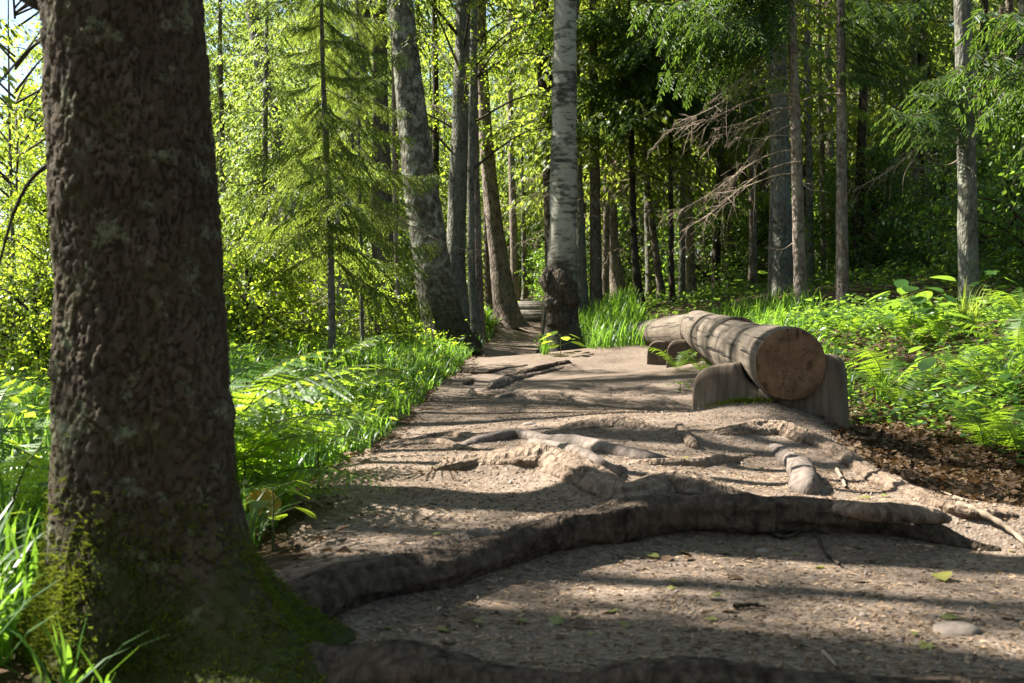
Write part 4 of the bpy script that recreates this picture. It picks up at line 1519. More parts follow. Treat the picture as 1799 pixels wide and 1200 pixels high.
for i, (x, y, cr) in enumerate([(-3.2, -1.6, 'mat1'), (.6, -2.4, 'mat2'), (3.2, -.8, 'mat1'), (5.4, 1.2, 'mat1'), (2.0, -5, 'mat2'), (-2.2, -5, 'mat1'), (6.4, -3, 'mat1'), (4.9, 3.4, 'mat2'), (5.6, 5.6, 'mat2'), (-5.5, -3.5, 'mat2'), (8.5, 1.0, 'mat1')]):  # unseen canopy added behind and right of the camera to block skylight
    back_tree('spruce_tree', 'unseen tall spruce added round the camera to block skylight', x, y, BT['sp'][i % 3], cr, 1.1, 'unseen spruces added to block skylight')
link('crown', CROWN['high'], HERO, (-.1, 0, .4), (0, 0, 1.0))
for pts_, r_ in (([(95, 285), (70, 300), (45, 330), (22, 380), (5, 440), (-15, 520)], .005), ([(90, 15), (60, 5), (30, -12), (-20, -40)], .013), ([(100, 60), (60, 80), (20, 120), (-30, 180)], .004)):
    Pb = np.array([at(q[0], q[1], 2.15) for q in pts_])
    mb = MB()
    mb.add(*tube(catmull(Pb, 5), np.linspace(r_, r_ * .5, len(catmull(Pb, 5))), 6))
    o = link('dead_branch', mb.mesh('hero_branch', [M_BARK_DARK], True), HERO)
    o.matrix_parent_inverse = Matrix.Translation(-HERO.location)

# ------------------------------------------------------------------ plank steps, far log and post at the end of the path
steps = thing('plank_steps', 'flight of worn grey plank steps climbing at the end of the path', 'steps')
for i in range(8):
    D = 21.5 + i * .62
    p = at(935 + i * 1.0, 560, D)
    z = .44 + i * .095
    wv = .62 - .02 * i
    V = np.array([(sx * wv, sy * .13, sz * .045) for sx in (-1, 1) for sy in (-1, 1) for sz in (-1, 1)])
    V = V + rs.normal(0, .006, V.shape)
    Q = [(0, 1, 3, 2), (4, 6, 7, 5), (0, 4, 5, 1), (2, 3, 7, 6), (0, 2, 6, 4), (1, 5, 7, 3)]
    mb = MB()
    mb.add(V, Q)
    link('tread', mb.mesh('tread', [M_BOARD]), steps, (p[0], D, z + float(h0(p[0], D)) - float(np.interp(D, [21.5, 26], [.44, 1.1])) + .03), (0, 0, rs.uniform(-.06, .06) - .12))
fl = thing('fallen_log', 'dark fallen log lying across the top of the plank steps', 'log', at(905, 538, 27.5))
mbf, Vf, _ = log_mesh(1.5, .16, .13, 6)
link('log', mbf.mesh('log', [M_ROOTD], True), fl, (-.45, 0, 0), (0, 0, math.radians(-80)))
bt = thing('fallen_log', 'grey log beside the bent pinkish trunk above the path', 'log', at(838, 536, 26))
mbf, Vf, _ = log_mesh(.9, .11, .10, 8)
link('log', mbf.mesh('log', [M_LOG], True), bt, (0, 0, 0), (0, 0, math.radians(-75)))
pc = at(956, 582, 15.1)
post = thing('wooden_post', 'short pale split wooden post left of the burled birch', 'post', pc)
V = np.array([(x * .026, y * .05, z) for z in (-.25, .36) for x, y in ((-1, -1), (1, -1), (1, 1), (-1, 1))])
mb = MB()
mb.add(V, [(0, 1, 5, 4), (1, 2, 6, 5), (2, 3, 7, 6), (3, 0, 4, 7), (4, 5, 6, 7)])
pm = link('stake', mb.mesh('stake', [wood_mat('split_wood', (.16, .12, .08), (.38, .31, .22), 2)]), post)
pm.rotation_euler = (0, math.radians(1.5), .3)
mb = MB()
mb.add(V * [1, 1, .9] + [.07, .03, 0], [(0, 1, 5, 4), (1, 2, 6, 5), (2, 3, 7, 6), (3, 0, 4, 7), (4, 5, 6, 7)])
link('stake', mb.mesh('stake', [M_BARK_SP]), post)


# ------------------------------------------------------------------ grass, ground cover
def blades(P, ln, width, rg, lean=.5, up=1.0):
    n = len(P)
    a = rg.uniform(0, 2 * np.pi, n)
    d = np.stack([np.cos(a), np.sin(a), np.zeros(n)], -1)
    s = np.stack([-np.sin(a), np.cos(a), np.zeros(n)], -1)
    b = rg.uniform(.15, 1, n) * lean
    t = np.array([0, .4, .75, 1.0])
    wd = np.array([.8, 1.0, .65, .04])
    out = np.zeros((n, 8, 3))
    for k in range(4):
        c = P + d * (ln * b * t[k] ** 1.8)[:, None]
        c[:, 2] += ln * up * (t[k] - .45 * b * t[k] ** 2.4)
        out[:, 2 * k] = c - s * (width * wd[k])[:, None]
        out[:, 2 * k + 1] = c + s * (width * wd[k])[:, None]
    TF = np.array([(0, 1, 3, 2), (2, 3, 5, 4), (4, 5, 7, 6)])
    Fc = TF[None] + (np.arange(n) * 8)[:, None, None]
    return out.reshape(-1, 3), Fc.reshape(-1, 4)


def pick(n, x0, x1, y0, y1, test, seed, fall=1.0):
    rg = np.random.RandomState(seed)
    y = y0 + (y1 - y0) * rg.uniform(0, 1, n) ** fall
    x = rg.uniform(x0, x1, n)
    m = test(x, y, rg)
    return x[m], y[m], rg


def visible(x, y, pad=.6):
    return np.abs(x) < y * .47 + pad


# grass verge left
x, y, rg = pick(110000, -6, .6, 1.6, 24, lambda x, y, r: (x < xl(y) - .03 + .1 * fbm(xy0(x, y) * 3, 2, 5)) & visible(x, y) & ((y > 2.5) | (x < -.92)) & (r.uniform(size=len(x)) < np.clip(1.1 + .9 * fbm(xy0(x, y) * .9, 2, 44) - .16 * np.abs(x - xl(y)), .05, 1)), 1, 1.5)
mb = MB()
ln = rg.uniform(.13, .34, len(x)) * np.clip(.5 + 1.6 * (xl(y) - x), .45, 1.1)
mb.add(*blades(np.stack([x, y, gz(x, y) - .01], -1), ln, rg.uniform(.0028, .0055, len(x)) * (1 + y * .04), rg, .9))
stuff('grass', mb.mesh('grass', [M_GRASS]), 'lush arching grass along the left edge of the path', 'grass')
NG = len(x)
# tall grass right of the birch and along the bench
x, y, rg = pick(60000, .3, 6, 8.5, 24, lambda x, y, r: (x > np.where(y > 13.4, np.minimum(xb(y), .9), xb(y)) + .0) & (x < xb(y) + np.where(y > 12.5, 1.3, .25)) & visible(x, y) & (np.hypot(x - .66, y - 15) > .42), 2, 1.0)
mb = MB()
ln = rg.uniform(.2, .48, len(x))
mb.add(*blades(np.stack([x, y, gz(x, y) - .01], -1), ln, rg.uniform(.004, .008, len(x)), rg, .8))
stuff('grass', mb.mesh('grass', [M_GRASS]), 'tall dark green grass behind the bench and round the birch', 'grass')
NG += len(x)


def cover(n, x0, x1, y0, y1, test, seed, leaf, mat, label, hmax=.16, fall=1.0, name='ground_cover'):
    x, y, rg = pick(n, x0, x1, y0, y1, test, seed, fall)
    hh = rg.uniform(.015, 1, len(x)) ** 1.3 * hmax * (1 + .8 * fbm(xy0(x, y) * 1.6, 2, seed))
    P = np.stack([x, y, gz(x, y) + np.maximum(hh, .01)], -1)
    a = rg.uniform(0, 2 * np.pi, len(x))
    D = np.stack([np.cos(a), np.sin(a), rg.uniform(-.5, .35, len(x))], -1)
    mb = MB()
    mb.add(*scatter(*LEAF4, P, rot_to(D, rg.normal(0, .5, len(x))), leaf * rg.uniform(.5, 1.35, len(x)) * (1 + y * .02)))
    stuff(name, mb.mesh(name, [mat]), label, 'ground cover')
    return len(x)


NL = cover(70000, -7, .6, 1.6, 26, lambda x, y, r: (x < xl(y) - .06 + .14 * fbm(xy0(x, y) * 3, 2, 6)) & visible(x, y) & ((y > 2.5) | (x < -.92)) & (r.uniform(size=len(x)) < np.clip(.75 - .9 * fbm(xy0(x, y) * .9, 2, 44) + .1 * np.abs(x - xl(y)), .12, 1)), 3, .05, M_LEAF,
           'small leafy herbs growing through the grass left of the path', .26, 1.5)
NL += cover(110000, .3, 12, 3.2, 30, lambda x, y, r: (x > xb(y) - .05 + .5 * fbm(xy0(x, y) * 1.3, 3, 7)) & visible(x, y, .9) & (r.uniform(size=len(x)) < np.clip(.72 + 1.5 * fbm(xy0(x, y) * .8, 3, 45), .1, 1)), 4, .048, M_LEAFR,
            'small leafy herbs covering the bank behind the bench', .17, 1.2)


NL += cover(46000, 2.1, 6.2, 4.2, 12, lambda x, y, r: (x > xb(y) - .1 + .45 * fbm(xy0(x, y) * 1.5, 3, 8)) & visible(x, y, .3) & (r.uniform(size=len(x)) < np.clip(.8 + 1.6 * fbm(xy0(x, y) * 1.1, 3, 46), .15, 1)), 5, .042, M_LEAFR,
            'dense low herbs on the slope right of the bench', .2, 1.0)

# ------------------------------------------------------------------ ferns
def frond_mesh(name, L, seed, mat, rise=70, arch=1.15):
    """frond starting at the origin, growing along +x and arching over"""
    rg = np.random.RandomState(seed)
    n = 30
    t = np.linspace(0, 1, n)
    ang = np.radians(rise) - arch * t ** 1.3
    seg = L / (n - 1)
    P = np.zeros((n, 3))
    for i in range(1, n):
        P[i] = P[i - 1] + seg * np.array([math.cos(ang[i]), .03 * math.sin(seed + t[i] * 3), math.sin(ang[i])])
    mb = MB()
    mb.add(*tube(P, np.linspace(.0035, .0008, n), 4), 1)
    # one toothed pinna template
    V, Q = [], []
    k = 8
    for i in range(k):
        x0, x1 = i / k, (i + 1) / k
        wv = .078 * (1 - (i / k) ** 1.6) + .008
        for s in (1, -1):
            b = len(V)
            V += [(x0, 0, 0), (x1 - .01, 0, 0), (x1 + .02, s * wv * .75, -.012), (x0 + .07, s * wv, -.010)]
            Q.append((b, b + 1, b + 2, b + 3) if s > 0 else (b, b + 3, b + 2, b + 1))
    V = np.array(V)
    T, A, B = frames(P)
    PP, DD, SS, RO = [], [], [], []
    for i in range(4, n):
        for s in (1, -1):
            f = (i - 4) / (n - 5)
            ln = L * .20 * (np.sin(np.pi * (.18 + .80 * f)) ** 1.1) * rg.uniform(.9, 1.05)
            d = unit(B[i] * s + T[i] * (.25 + .3 * f) - np.array([0, 0, rg.uniform(.1, .5)]) + rg.normal(0, .09, 3))
            PP.append(P[i])
            DD.append(d)
            SS.append(ln)
            RO.append(0.0)
    PP, DD, SS = np.array(PP), np.array(DD), np.array(SS)
    X = DD
    tv = np.array([T[4 + i // 2] for i in range(len(PP))])
    Z = unit(np.cross(X, tv))
    Z = np.where(Z[:, 2:3] < 0, -Z, Z)
    Y = np.cross(Z, X)
    R = np.stack([X, Y, Z], -1)
    mb.add(*scatter(V, np.array(Q), PP, R, SS), 0)
    return mb.mesh(name, [mat, M_STEM])


FROND = [frond_mesh('fern_frond', L, s, M_FERN, r, a) for L, s, r, a in ((.62, 1, 72, 1.2), (.75, 2, 66, 1.3), (.5, 3, 60, 1.0), (.7, 4, 50, 1.25))]


def fern(label, x, y, s, n, rg, group=None, azs=None, tilt=0.0):
    t = thing('fern', label, 'fern', (x, y, float(gz(x, y)) - .01), group)
    a0 = rg.uniform(0, 6.28)
    for i in range(n):
        a = a0 + i * 2 * np.pi / n + rg.uniform(-.3, .3) if azs is None else math.radians(azs[i % len(azs)] + rg.uniform(-12, 12))
        link('frond', FROND[rg.randint(len(FROND))], t, (0, 0, 0), (rg.uniform(-.15, .15), tilt + rg.uniform(-.12, .15), a), s * rg.uniform(.8, 1.1))
    return t


rgf = np.random.RandomState(12)
fern('big fern arching from behind the old spruce out over the verge', -1.0, 3.2, 1.25, 9, rgf, None, [-35, -12, 8, 25, 42, 60, 80, 110, -60])
fern('large fern reaching over the grass just behind the arching big fern', -1.12, 3.75, 1.3, 9, rgf, None, [-40, -20, 0, 18, 36, 60, 90, 130, 200])
fern('fern with fronds raised above the verge near the slim young spruce', -1.25, 4.6, 1.2, 8, rgf, None, [-45, -20, 5, 30, 60, 100, 150, 210])
for lab, x, y, s, n in [
        ('tall bright fern crowding against the left side of the old spruce trunk', -1.25, 2.75, 1.15, 9),
        ('broad fern at the far left beyond the old spruce', -1.55, 2.3, 1.05, 8),
        ('fern standing behind the old spruce on its path side', -.92, 3.45, 1.25, 8),
        ('arching fern leaning over the grass verge behind the old spruce', -.98, 4.1, 1.1, 8),
        ('low fern at the path edge below the arching fern', -.82, 3.15, .62, 6),
        ('upright fern growing right behind the old spruce trunk', -.98, 2.9, 1.0, 7),
        ('fern in the verge below the slim young spruce', -1.35, 5.2, 1.1, 8),
        ('pale fern below the leaning birch at the back of the verge', -1.5, 9.5, 1.0, 8),
        ('fern with silvery light on it between verge and young spruces', -1.35, 7.6, 1.05, 8)]:
    fern(lab, x, y, s, n, rgf)
for x, y, s in [(-2.1, 3.6, 1.1), (-2.3, 5.0, 1.1), (-2.6, 6.5, 1.1), (-1.9, 6.3, .95), (-3.4, 8.2, 1.2), (-2.4, 8.8, 1.0), (-3.1, 11, 1.2), (-2.0, 11.2, 1.0), (-1.5, 12.5, .9), (-4.2, 10, 1.2), (-2.7, 14, 1.1)]:
    fern('sunlit fern in the fern patch left of the verge', x, y, s, 7, rgf, 'ferns in the patch left of the verge')
for lab, px, py, s, n in [
        ('small fern growing between the bench blocks in front of the log', 1232, 652, .55, 7),
        ('small fern whose frond reaches up over the far part of the log bench', 1190, 650, .62, 5),
        ('large fern on the bank behind the cut end of the log', 1560, 690, .95, 9),
        ('fern low in the hollow to the right of the bench', 1585, 720, .6, 7),
        ('fern at the foot of the bank beside the dark hollow', 1730, 790, .75, 8),
        ('spreading fern on the lower bank at the edge of the leaf litter', 1790, 800, .8, 8),
        ('fern on the bank beside the yellow grass tuft', 1790, 640, .9, 8),
        ('pale fern on the ground cover above the bench', 1330, 566, .6, 7)]:
    p = on_ground(px, py)
    fern(lab, p[0], p[1], s, n, rgf)
for px, py, s in [(1600, 610, .8), (1650, 600, .7), (1500, 585, .7), (1740, 700, .8), (1690, 665, .6), (1440, 570, .6), (1560, 560, .7), (1800, 560, .8)]:
    p = on_ground(px, py)
    fern('dull green fern among the herbs on the bank', p[0], p[1], s, 7, rgf, 'ferns among the herbs on the bank')


# ------------------------------------------------------------------ leafy plants with leaves large enough to tell apart
def leaf_shape(kind):
    if kind == 'maple':
        a = np.radians([0, 20, 38, 58, 82, 105, 135, 165])
        r = np.array([1, .66, .86, .52, .78, .48, .55, .35])
        half = np.stack([.42 + .58 * r * np.cos(a), .58 * r * np.sin(a)], -1)
    else:
        t = np.linspace(0, 1, 8)
        wv = .36 * np.sin(np.pi * t ** .75) ** .8 + .02 * np.sin(t * 40)
        half = np.stack([1 - t, wv], -1)
    V = [(0, 0, 0)]
    mid = []
    for x_, y_ in half:
        mid.append(x_)
    n = len(half)
    V = []
    for x_, y_ in half:
        V.append((max(0, x_), 0, -.10 * x_ * x_))
    for s in (1, -1):
        for x_, y_ in half:
            V.append((max(-.15, x_ - .02), s * max(y_, .0), .18 * y_ - .12 * x_ * x_))
    Q = []
    for s in (0, 1):
        o = n + s * n
        for i in range(n - 1):
            q = (i, i + 1, o + i + 1, o + i)
            Q.append(q if s == 0 else q[::-1])
    return np.array(V, float), np.array(Q)


def one_leaf(name, kind, mat):
    V, Q = leaf_shape(kind)
    mb = MB()
    mb.add(V, Q)
    return mb.mesh(name, [mat], True)


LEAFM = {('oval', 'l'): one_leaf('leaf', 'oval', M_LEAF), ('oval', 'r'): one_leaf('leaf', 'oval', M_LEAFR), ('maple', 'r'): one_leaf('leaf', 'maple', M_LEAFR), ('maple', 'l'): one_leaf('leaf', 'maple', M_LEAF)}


def leafy_plant(label, x, y, H, n, size, kind, side, rg, group=None, lean=0.0, name='leafy_plant'):
    z = float(gz(x, y))
    t = thing(name, label, 'plant', (x, y, z - .01), group)
    a0 = rg.uniform(0, 6.28)
    lx, ly = lean * math.cos(a0) * H, lean * math.sin(a0) * H
    P = np.array([(lx * q * q, ly * q * q, H * q) for q in np.linspace(0, 1, 6)])
    mb = MB()
    mb.add(*tube(P, np.linspace(.004, .0015, 6), 4))
    LP = []
    for i in range(n):
        f = .35 + .65 * (i + .5) / n
        p = np.array([np.interp(f, np.linspace(0, 1, 6), P[:, c]) for c in range(3)])
        a = a0 + i * 2.4 + rg.uniform(-.3, .3)
        st = size * rg.uniform(.5, .9)
        e = p + np.array([math.cos(a) * st, math.sin(a) * st, st * .35])
        mb.add(*tube(np.vstack([p, e]), [.0014, .001], 3))
        LP.append((e, a))
    link('stem', mb.mesh('stem', [M_STEM]), t)
    for e, a in LP:
        link('leaf', LEAFM[(kind, side)], t, e, (rg.uniform(-.3, .3), rg.uniform(-.1, .5), a), size * rg.uniform(.75, 1.2))
    return t


rgp = np.random.RandomState(33)
for lab, px, py, H, n, sz, kind in [
        ('leafy sapling with broad pointed leaves behind the log bench', 1262, 556, .62, 9, .17, 'maple'),
        ('second broad leaved sapling standing close behind the log bench', 1310, 550, .6, 8, .17, 'maple'),
        ('dark broad leaved plant in the shade left of the greenish trunk', 1600, 585, .45, 10, .2, 'oval'),
        ('shaded plant with wide drooping leaves below the greenish trunk', 1625, 600, .42, 9, .2, 'oval'),
        ('plant with a pair of large round leaves on the middle of the bank', 1660, 690, .3, 6, .17, 'oval'),
        ('low plant with lobed leaves hanging over the dark hollow', 1720, 735, .25, 7, .18, 'maple'),
        ('tall bright hazel like plant at the top of the bank', 1770, 540, .75, 12, .18, 'oval'),
        ('large leaved plant beside the greenish trunk on its uphill side', 1745, 560, .55, 10, .17, 'maple'),
        ('leafy plant overhanging the leaf litter at the foot of the bank', 1690, 745, .25, 7, .13, 'oval'),
        ('small sprig with upright leaves beside the bench near the path', 1195, 690, .10, 7, .06, 'maple')]:
    p = on_ground(px, py)
    leafy_plant(lab, p[0], p[1], H, n, sz, kind, 'r', rgp)
for i in range(60):
    y = rgp.uniform(6.5, 17)
    x = float(xb(y)) + .35 + rgp.uniform(0, 1) ** 1.3 * 4.5
    if abs(x) > y * .46 + .4:
        x = float(xb(y)) + .3 + rgp.uniform(0, 1)
    leafy_plant('small leafy woodland herb on the bank right of the bench', x, y, rgp.uniform(.15, .34), rgp.randint(6, 10), rgp.uniform(.07, .12), 'oval' if i % 3 else 'maple', 'r', rgp, 'woodland herbs on the bank')
for i in range(56):
    y = rgp.uniform(2.9, 13)
    x = float(xl(y)) - .12 - rgp.uniform(0, 1) ** 1.5 * 2.0
    leafy_plant('small bright leafy herb in the grass left of the path', x, y, rgp.uniform(.14, .36), rgp.randint(6, 10), rgp.uniform(.04, .08), 'oval' if i % 3 else 'maple', 'l', rgp, 'leafy herbs in the left verge')
for lab, px, py, H, n, sz in [('plant with pointed leaves leaning out of the verge over the path edge', 560, 880, .2, 7, .07), ('leafy plant at the foot of the old spruce beside the path', 480, 960, .16, 8, .08),
                              ('leafy plant with bright leaves tight against the old spruce', 455, 900, .2, 9, .07), ('clump of sunlit leaves left of the old spruce foot', 60, 930, .22, 9, .1), ('low leafy plant at the lower left behind the grass blades', 90, 1010, .12, 8, .08),
                              ('green leafy plant at the birch foot', 985, 622, .25, 9, .16)]:
    p = on_ground(px, py)
    leafy_plant(lab, p[0], p[1], H, n, sz, 'oval', 'l', rgp)
# the one orange leaf lit from behind
p = at(467, 882, 2.95)
yl = thing('yellow_leaf', 'large orange yellow leaf lit from behind beside the old spruce', 'leaf', (p[0] - .02, p[1], float(gz(p[0], p[1])) - .01))
V, Q = leaf_shape('oval')
mb = MB()
mb.add(V * [1, 1.35, 1], Q)
zt = p[2] - yl.location.z
link('blade', mb.mesh('blade', [M_YELLOW], True), yl, (-.045, 0, zt - .012), (math.radians(-58), math.radians(-8), .1), .108)
mb = MB()
mb.add(*tube(catmull([(0, 0, 0), (-.02, 0, zt * .5), (-.045, 0, zt - .012)], 4), .0016, 4))
link('stalk', mb.mesh('stalk', [M_STEM]), yl)


# separate grass tufts
def tuft(label, x, y, n, ln, wd, seed, mat, lean=.9):
    rg = np.random.RandomState(seed)
    P = np.stack([rg.normal(0, .03, n), rg.normal(0, .03, n), np.zeros(n)], -1)
    mb = MB()
    mb.add(*blades(P, rg.uniform(.5, 1, n) * ln, rg.uniform(.6, 1, n) * wd, rg, lean))
    o = thing('grass_tuft', label, 'grass', (x, y, float(gz(x, y)) - .01), data=mb.mesh('grass_tuft', [mat]))
    return o


M_YGRASS = leaf_mat('yellow_grass', [(.09, .15, .02), (.14, .19, .03), (.2, .24, .05)], (.35, .45, .05), .5, .45, .4, 0)
p = on_ground(1692, 580)
tuft('tuft of long yellow green grass at the foot of the greenish trunk', p[0], p[1] - .1, 90, .55, .006, 1, M_YGRASS, 1.0)
for lab, px, py, n, ln in [('tuft of long pale grass drooping on the bank behind the cut log', 1555, 705, 50, .35), ('arching grass tuft over the litter at the right edge', 1770, 700, 40, .4), ('grass tuft at the foot of the burled birch on its path side', 957, 622, 50, .35), ('grass tuft at the foot of the leaning birch', 790, 640, 60, .3)]:
    p = on_ground(px, py)
    tuft(lab, p[0], p[1], n, ln, .005, int(px), M_GRASS)
tuft('clump of broad grass blades close by at the lower left', -.86, 1.78, 26, .42, .009, 3, M_GRASS, .6)
tuft('clump of grass blades in front of the foot of the old spruce', -.70, 1.80, 18, .22, .006, 5, M_GRASS, .8)

# ------------------------------------------------------------------ litter on the ground
x, y, rg = pick(70000, -1.0, 2.6, 1.7, 9, lambda x, y, r: (path_mask(x, y) > 0) & visible(x, y, .1), 60, 1.6)
n = len(x)
P = np.stack([x, y, gz(x, y) + .004], -1)
a = rg.uniform(0, 2 * np.pi, n)
D = np.stack([np.cos(a), np.sin(a), rg.uniform(-.25, .25, n)], -1)
mb = MB()
mb.add(*scatter([(-.5, -.09, 0), (.5, -.06, 0), (.5, .06, 0), (-.5, .09, 0)], [(0, 1, 2, 3)], P, rot_to(D, rg.normal(0, .4, n)), np.stack([rg.uniform(.006, .02, n), rg.uniform(.012, .035, n), np.ones(n) * .01], -1)))
stuff('needle_litter', mb.mesh('needle_litter', [M_NEEDLE]), 'fine brown needles and bark crumbs strewn over the path', 'litter')
x, y, rg = pick(26000, -7, 8, 2.6, 17, lambda x, y, r: (((x > xr(y) - .1) & (x < xb(y) + 2.4)) | ((x < xl(y) + .12) & (x > xl(y) - 2))) & visible(x, y, .3), 61, 1.3)
n = len(x)
P = np.stack([x, y, gz(x, y) + rg.uniform(.0, .02, n)], -1)
a = rg.uniform(0, 2 * np.pi, n)
D = np.stack([np.cos(a), np.sin(a), rg.uniform(-.4, .4, n)], -1)
mb = MB()
mb.add(*scatter(LEAF4[0] * [1, 1, 2.5], LEAF4[1], P, rot_to(D, rg.normal(0, .5, n)), rg.uniform(.02, .055, n)))
stuff('leaf_litter', mb.mesh('leaf_litter', [M_DRYLEAF]), 'dry brown leaf litter in the hollow and under the plants', 'litter')
x, y, rg = pick(16000, 1.7, 4.2, 3.2, 8.5, lambda x, y, r: (x > xr(y) - .15) & (x < xb(y) + .7) & visible(x, y, .3), 63, 1.0)
n = len(x)
P = np.stack([x, y, gz(x, y) + rg.uniform(.0, .025, n)], -1)
a = rg.uniform(0, 2 * np.pi, n)
D = np.stack([np.cos(a), np.sin(a), rg.uniform(-.4, .4, n)], -1)
mb = MB()
mb.add(*scatter(LEAF4[0] * [1, 1.2, 3], LEAF4[1], P, rot_to(D, rg.normal(0, .5, n)), rg.uniform(.02, .06, n)))
stuff('leaf_litter', mb.mesh('leaf_litter', [M_DRYLEAF]), 'thick dead leaves filling the shaded hollow right of the bench', 'litter')
x, y, rg = pick(1100, -.8, 2.4, 1.8, 8, lambda x, y, r: (path_mask(x, y) > 0) & visible(x, y, .1), 62, 1.3)
n = len(x)
oc = unit(np.array([(1, 0, 0), (-1, 0, 0), (0, 1, 0), (0, -1, 0), (0, 0, 1), (0, 0, -1)], float))
of = np.array([(0, 2, 4), (2, 1, 4), (1, 3, 4), (3, 0, 4), (2, 0, 5), (1, 2, 5), (3, 1, 5), (0, 3, 5)])
mb = MB()
mb.add(*scatter(oc, of, np.stack([x, y, gz(x, y) + .002], -1), rot_to(rg.normal(0, 1, (n, 3))), np.abs(rg.normal(0, .004, (n, 3))) + .003))
stuff('gravel', mb.mesh('gravel', [M_STONE], True), 'tiny grey pebbles scattered on the path', 'gravel')

x, y, rg = pick(9000, -1.0, 2.5, 1.75, 8, lambda x, y, r: (path_mask(x, y) > -.05) & visible(x, y, .1) & (r.uniform(size=len(x)) < np.clip(.45 + 1.6 * fbm(xy0(x, y) * 2.2, 3, 71), .05, 1)), 64, 1.4)
n = len(x)
a = rg.uniform(0, 2 * np.pi, n)
D = np.stack([np.cos(a), np.sin(a), rg.uniform(-.3, .3, n)], -1)
mb = MB()
mb.add(*scatter(LEAF4[0] * [1, 1, 2], LEAF4[1], np.stack([x, y, gz(x, y) + .005], -1), rot_to(D, rg.normal(0, .4, n)), np.stack([rg.uniform(.008, .026, n), rg.uniform(.006, .02, n), np.ones(n) * .012], -1)))
stuff('leaf_crumbs', mb.mesh('leaf_crumbs', [M_DRYLEAF]), 'crumbled dry leaves and bark flakes on the path', 'litter')

# single fallen leaves
GL = [one_leaf('fallen_leaf', k, m) for k, m in (('oval', M_GREENLITTER), ('maple', M_GREENLITTER), ('oval', M_DRYLEAF))]
rgl = np.random.RandomState(9)


def fallen(label, px, py, s, k, group=None):
    p = on_ground(px, py)
    z = float(gz(p[0], p[1]))
    thing('fallen_leaf', label, 'leaf', (p[0], p[1], z + .008), group, data=GL[k], rot=(rgl.uniform(-.25, .25), rgl.uniform(-.25, .25), rgl.uniform(0, 6.28)), scale=s)


fallen('pale green lobed leaf lying on the shaded foreground soil', 998, 1090, .05, 1)
fallen('bright green curled leaf on a strip of sunlight in the foreground', 1660, 1022, .07, 0)
fallen('yellow green leaf on the bare soil just behind the long foreground root', 760, 946, .035, 0)
fallen('yellow leaf on the dark soil between the two foreground roots', 826, 1092, .035, 0)
fallen('large pale leaf lying below the middle of the long foreground root', 1190, 1022, .055, 1)
fallen('yellowish lobed leaf at the lower right of the foreground soil', 1630, 1134, .04, 1)
for i in range(46):
    px, py = rgl.uniform(600, 1780), rgl.uniform(960, 1140)
    fallen('small fallen leaf on the foreground soil', px, py, rgl.uniform(.02, .045), int(rgl.choice([0, 1, 2, 2])), 'small leaves on the foreground soil')
for i in range(40):
    px, py = rgl.uniform(720, 1350), rgl.uniform(690, 860)
    fallen('small fallen leaf on the sunny middle of the path', px, py, rgl.uniform(.02, .04), int(rgl.choice([0, 2, 2])), 'small leaves on the middle of the path')
for i in range(36):
    px, py = rgl.uniform(1500, 1790), rgl.uniform(760, 880)
    fallen('fallen leaf among the dark litter in the hollow', px, py, rgl.uniform(.03, .06), int(rgl.choice([0, 1, 2, 2])), 'leaves in the hollow right of the bench')


# sticks and stones
def stick(label, pts, r, mat=M_TWIG, c=.01):
    P = np.array([on_ground(px, py) for px, py in pts])
    P[:, 2] = gz(P[:, 0], P[:, 1]) + c
    L = catmull(P, 6)
    mb = MB()
    mb.add(*tube(L, np.linspace(r, r * .5, len(L)) * (1 + .2 * np.sin(np.arange(len(L)) * 1.7)), 7))
    o = thing('stick', label, 'stick', L[0])
    mm = mb.mesh('stick', [mat], True)
    mm.transform(Matrix.Translation(-Vector(L[0].tolist())))
    o.data = None
    ob = link('twig', mm, o)
    return o


stick('long pale curved stick at the right end of the foreground root', [(1680, 912), (1715, 920), (1755, 934), (1785, 952), (1805, 975)], .011, c=.03)
stick('thin crooked twig on the sunlit foreground soil', [(1335, 956), (1380, 962), (1425, 958), (1450, 975), (1475, 994)], .007, M_BARK_DARK, .012)
stick('straight thin twig lying on the slope right of the elbow root', [(1482, 795), (1510, 812), (1535, 828)], .006)
stick('short twig beside the elbow root', [(1470, 828), (1480, 845), (1486, 858)], .009)
stick('thin root like stick along the edge of the hollow', [(1585, 832), (1620, 850), (1660, 868), (1700, 882)], .006)
stick('forked twig lying in front of the humped root', [(838, 830), (880, 822), (912, 808), (935, 800)], .006, c=.03)
stick('dark short twig on the foreground soil', [(1290, 1070), (1320, 1067), (1345, 1070)], .006, M_BARK_DARK)
stick('thin pale twig at the lower edge of the foreground soil', [(1445, 1150), (1460, 1165), (1470, 1176)], .004)
for lab, px, py, s in [('smooth pinkish stone half sunk in the lower right soil', 1680, 1108, .035), ('small pale stone in front of the humped root', 938, 842, .02), ('pale stone on the slope below the bench', 1500, 820, .018),
                       ('grey stone at the edge of the sunlit strip in the foreground', 1425, 1014, .012), ('small round stone by the crooked twig', 1340, 970, .014), ('small grey stone on the path behind the grey root', 930, 744, .03)]:
    p = on_ground(px, py)
    t = thing('stone', lab, 'stone', (p[0], p[1], float(gz(p[0], p[1]))))
    lump((0, 0, 0), (s * 1.3, s, s * .6), int(px), M_STONE, t, 'stone', .18)


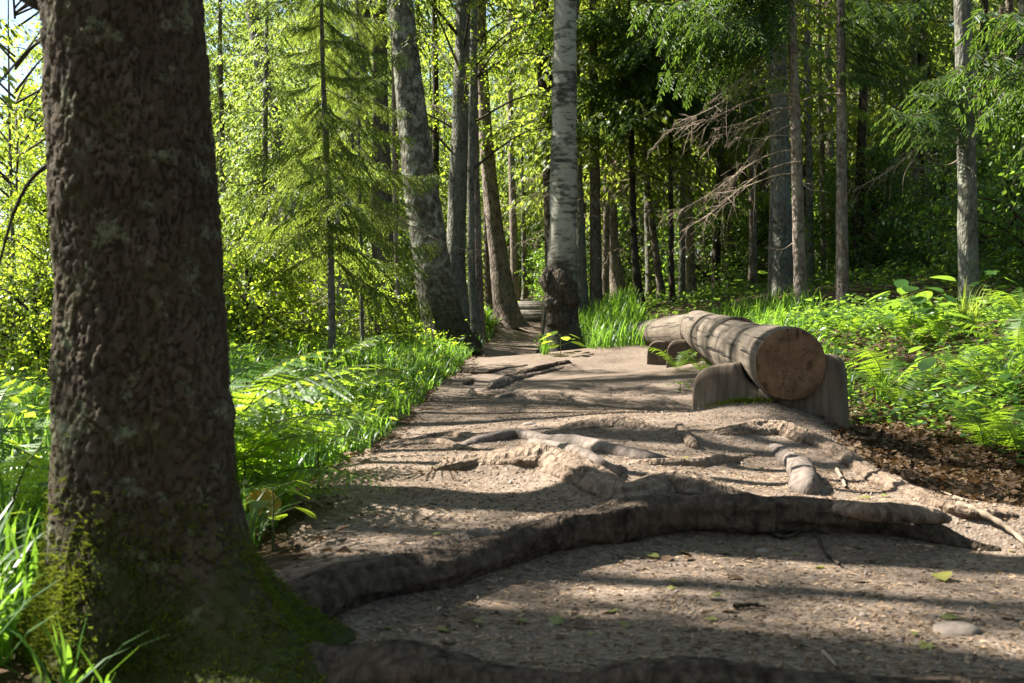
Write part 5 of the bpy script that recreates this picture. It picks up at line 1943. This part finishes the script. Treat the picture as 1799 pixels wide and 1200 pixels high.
# ------------------------------------------------------------------ give look-alikes their own label by what they stand beside
NAMED = [(t, base) for t, L, base in TREES]
SHORT = ['leaning birch', 'burled birch', 'broad spruce', 'stout leaning trunk', 'shaggy dark trunk', 'thin pale trunk', 'slim young spruce', 'very thin young spruce', 'grey ridged trunk', 'thin mossy trunk', 'reddish spruce',
         'slender trunk by the path', 'bent pinkish trunk', 'small trunk by the far log', 'dark spruce behind the birch', 'narrow trunk behind the birch', 'straight brown spruce', 'flared pinkish trunk', 'slim dark spruce', 'slim leaning trunk',
         'pole thin spruce', 'pale lit trunk', 'dark thick trunk', 'half hidden dark trunk', 'thin bare pole', 'smooth grey trunk', 'sunlit pinkish spruce', 'sunlit upright pole', 'thin pinkish trunk', 'thin pale trunk on the bank', 'slim mossy trunk', 'big dark trunk on the bank', 'greenish grey trunk', 'far reaching spruce']
ORD = ['', 'second ', 'third ', 'fourth ', 'fifth ', 'sixth ', 'seventh ', 'eighth ']


def relabel(group, noun):
    used = {}
    obs = [o for o in SC.objects if o.get('group') == group]
    for o in sorted(obs, key=lambda q: q.location.y):
        x_, y_ = o.location.x, o.location.y
        best = min(range(len(NAMED)), key=lambda i: abs(NAMED[i][1][0] / NAMED[i][1][1] - x_ / y_) * 20 + abs(NAMED[i][1][1] - y_) * .15)
        b = NAMED[best][1]
        rel = 'in front of' if y_ < b[1] - 1 else ('behind' if y_ > b[1] + 1 else 'beside')
        k = (best, rel)
        used[k] = used.get(k, -1) + 1
        o['label'] = (ORD[min(used[k], 7)] + noun + ' ' + rel + ' the ' + SHORT[best]).strip()


relabel(G1, 'bushy sunlit young spruce')
relabel(G3, 'loose leafy bush with bright leaves')
relabel(G5, 'low shaded leafy sapling')
relabel('ferns among the herbs on the bank', 'dull green fern')
relabel(G2, 'light green broadleaf tree')
for _o in [o for o in SC.objects if o.get('group') == G4]:
    _m = [c for c in _o.children if c.name.startswith('trunk')][0].data.materials[0].name.split('_')[0]
    _o['group'] = {'dark': 'dark trunked', 'spruce': 'brown trunked', 'pink': 'pink trunked', 'grey': 'grey trunked'}[_m] + ' spruces deep in the wood'
for _k in ('pale', 'grey', 'dark'):
    relabel('slim ' + _k + ' spruce poles in the wood', 'slim ' + _k + ' spruce pole')
for _k in ('dark', 'brown', 'pink', 'grey'):
    relabel(_k + ' trunked spruces deep in the wood', _k + ' trunked spruce deep in the wood')

rg = np.random.RandomState(88)
n = 2200
x, y = rg.normal(1.33, .09, n), rg.normal(6.46, .06, n)
mb = MB()
mb.add(*scatter([(0, -.14, 0), (0, .14, 0), (1, 0, .05)], [(0, 1, 2)], np.stack([x, y, gz(x, y) + rg.uniform(0, .02, n)], -1), rot_to(np.stack([rg.normal(0, .7, n), rg.normal(0, .7, n), rg.uniform(.1, 1, n)], -1)), rg.uniform(.01, .03, n)))
stuff('moss', mb.mesh('moss', [M_MOSS]), 'dry moss heaped against the near bench block', 'moss')
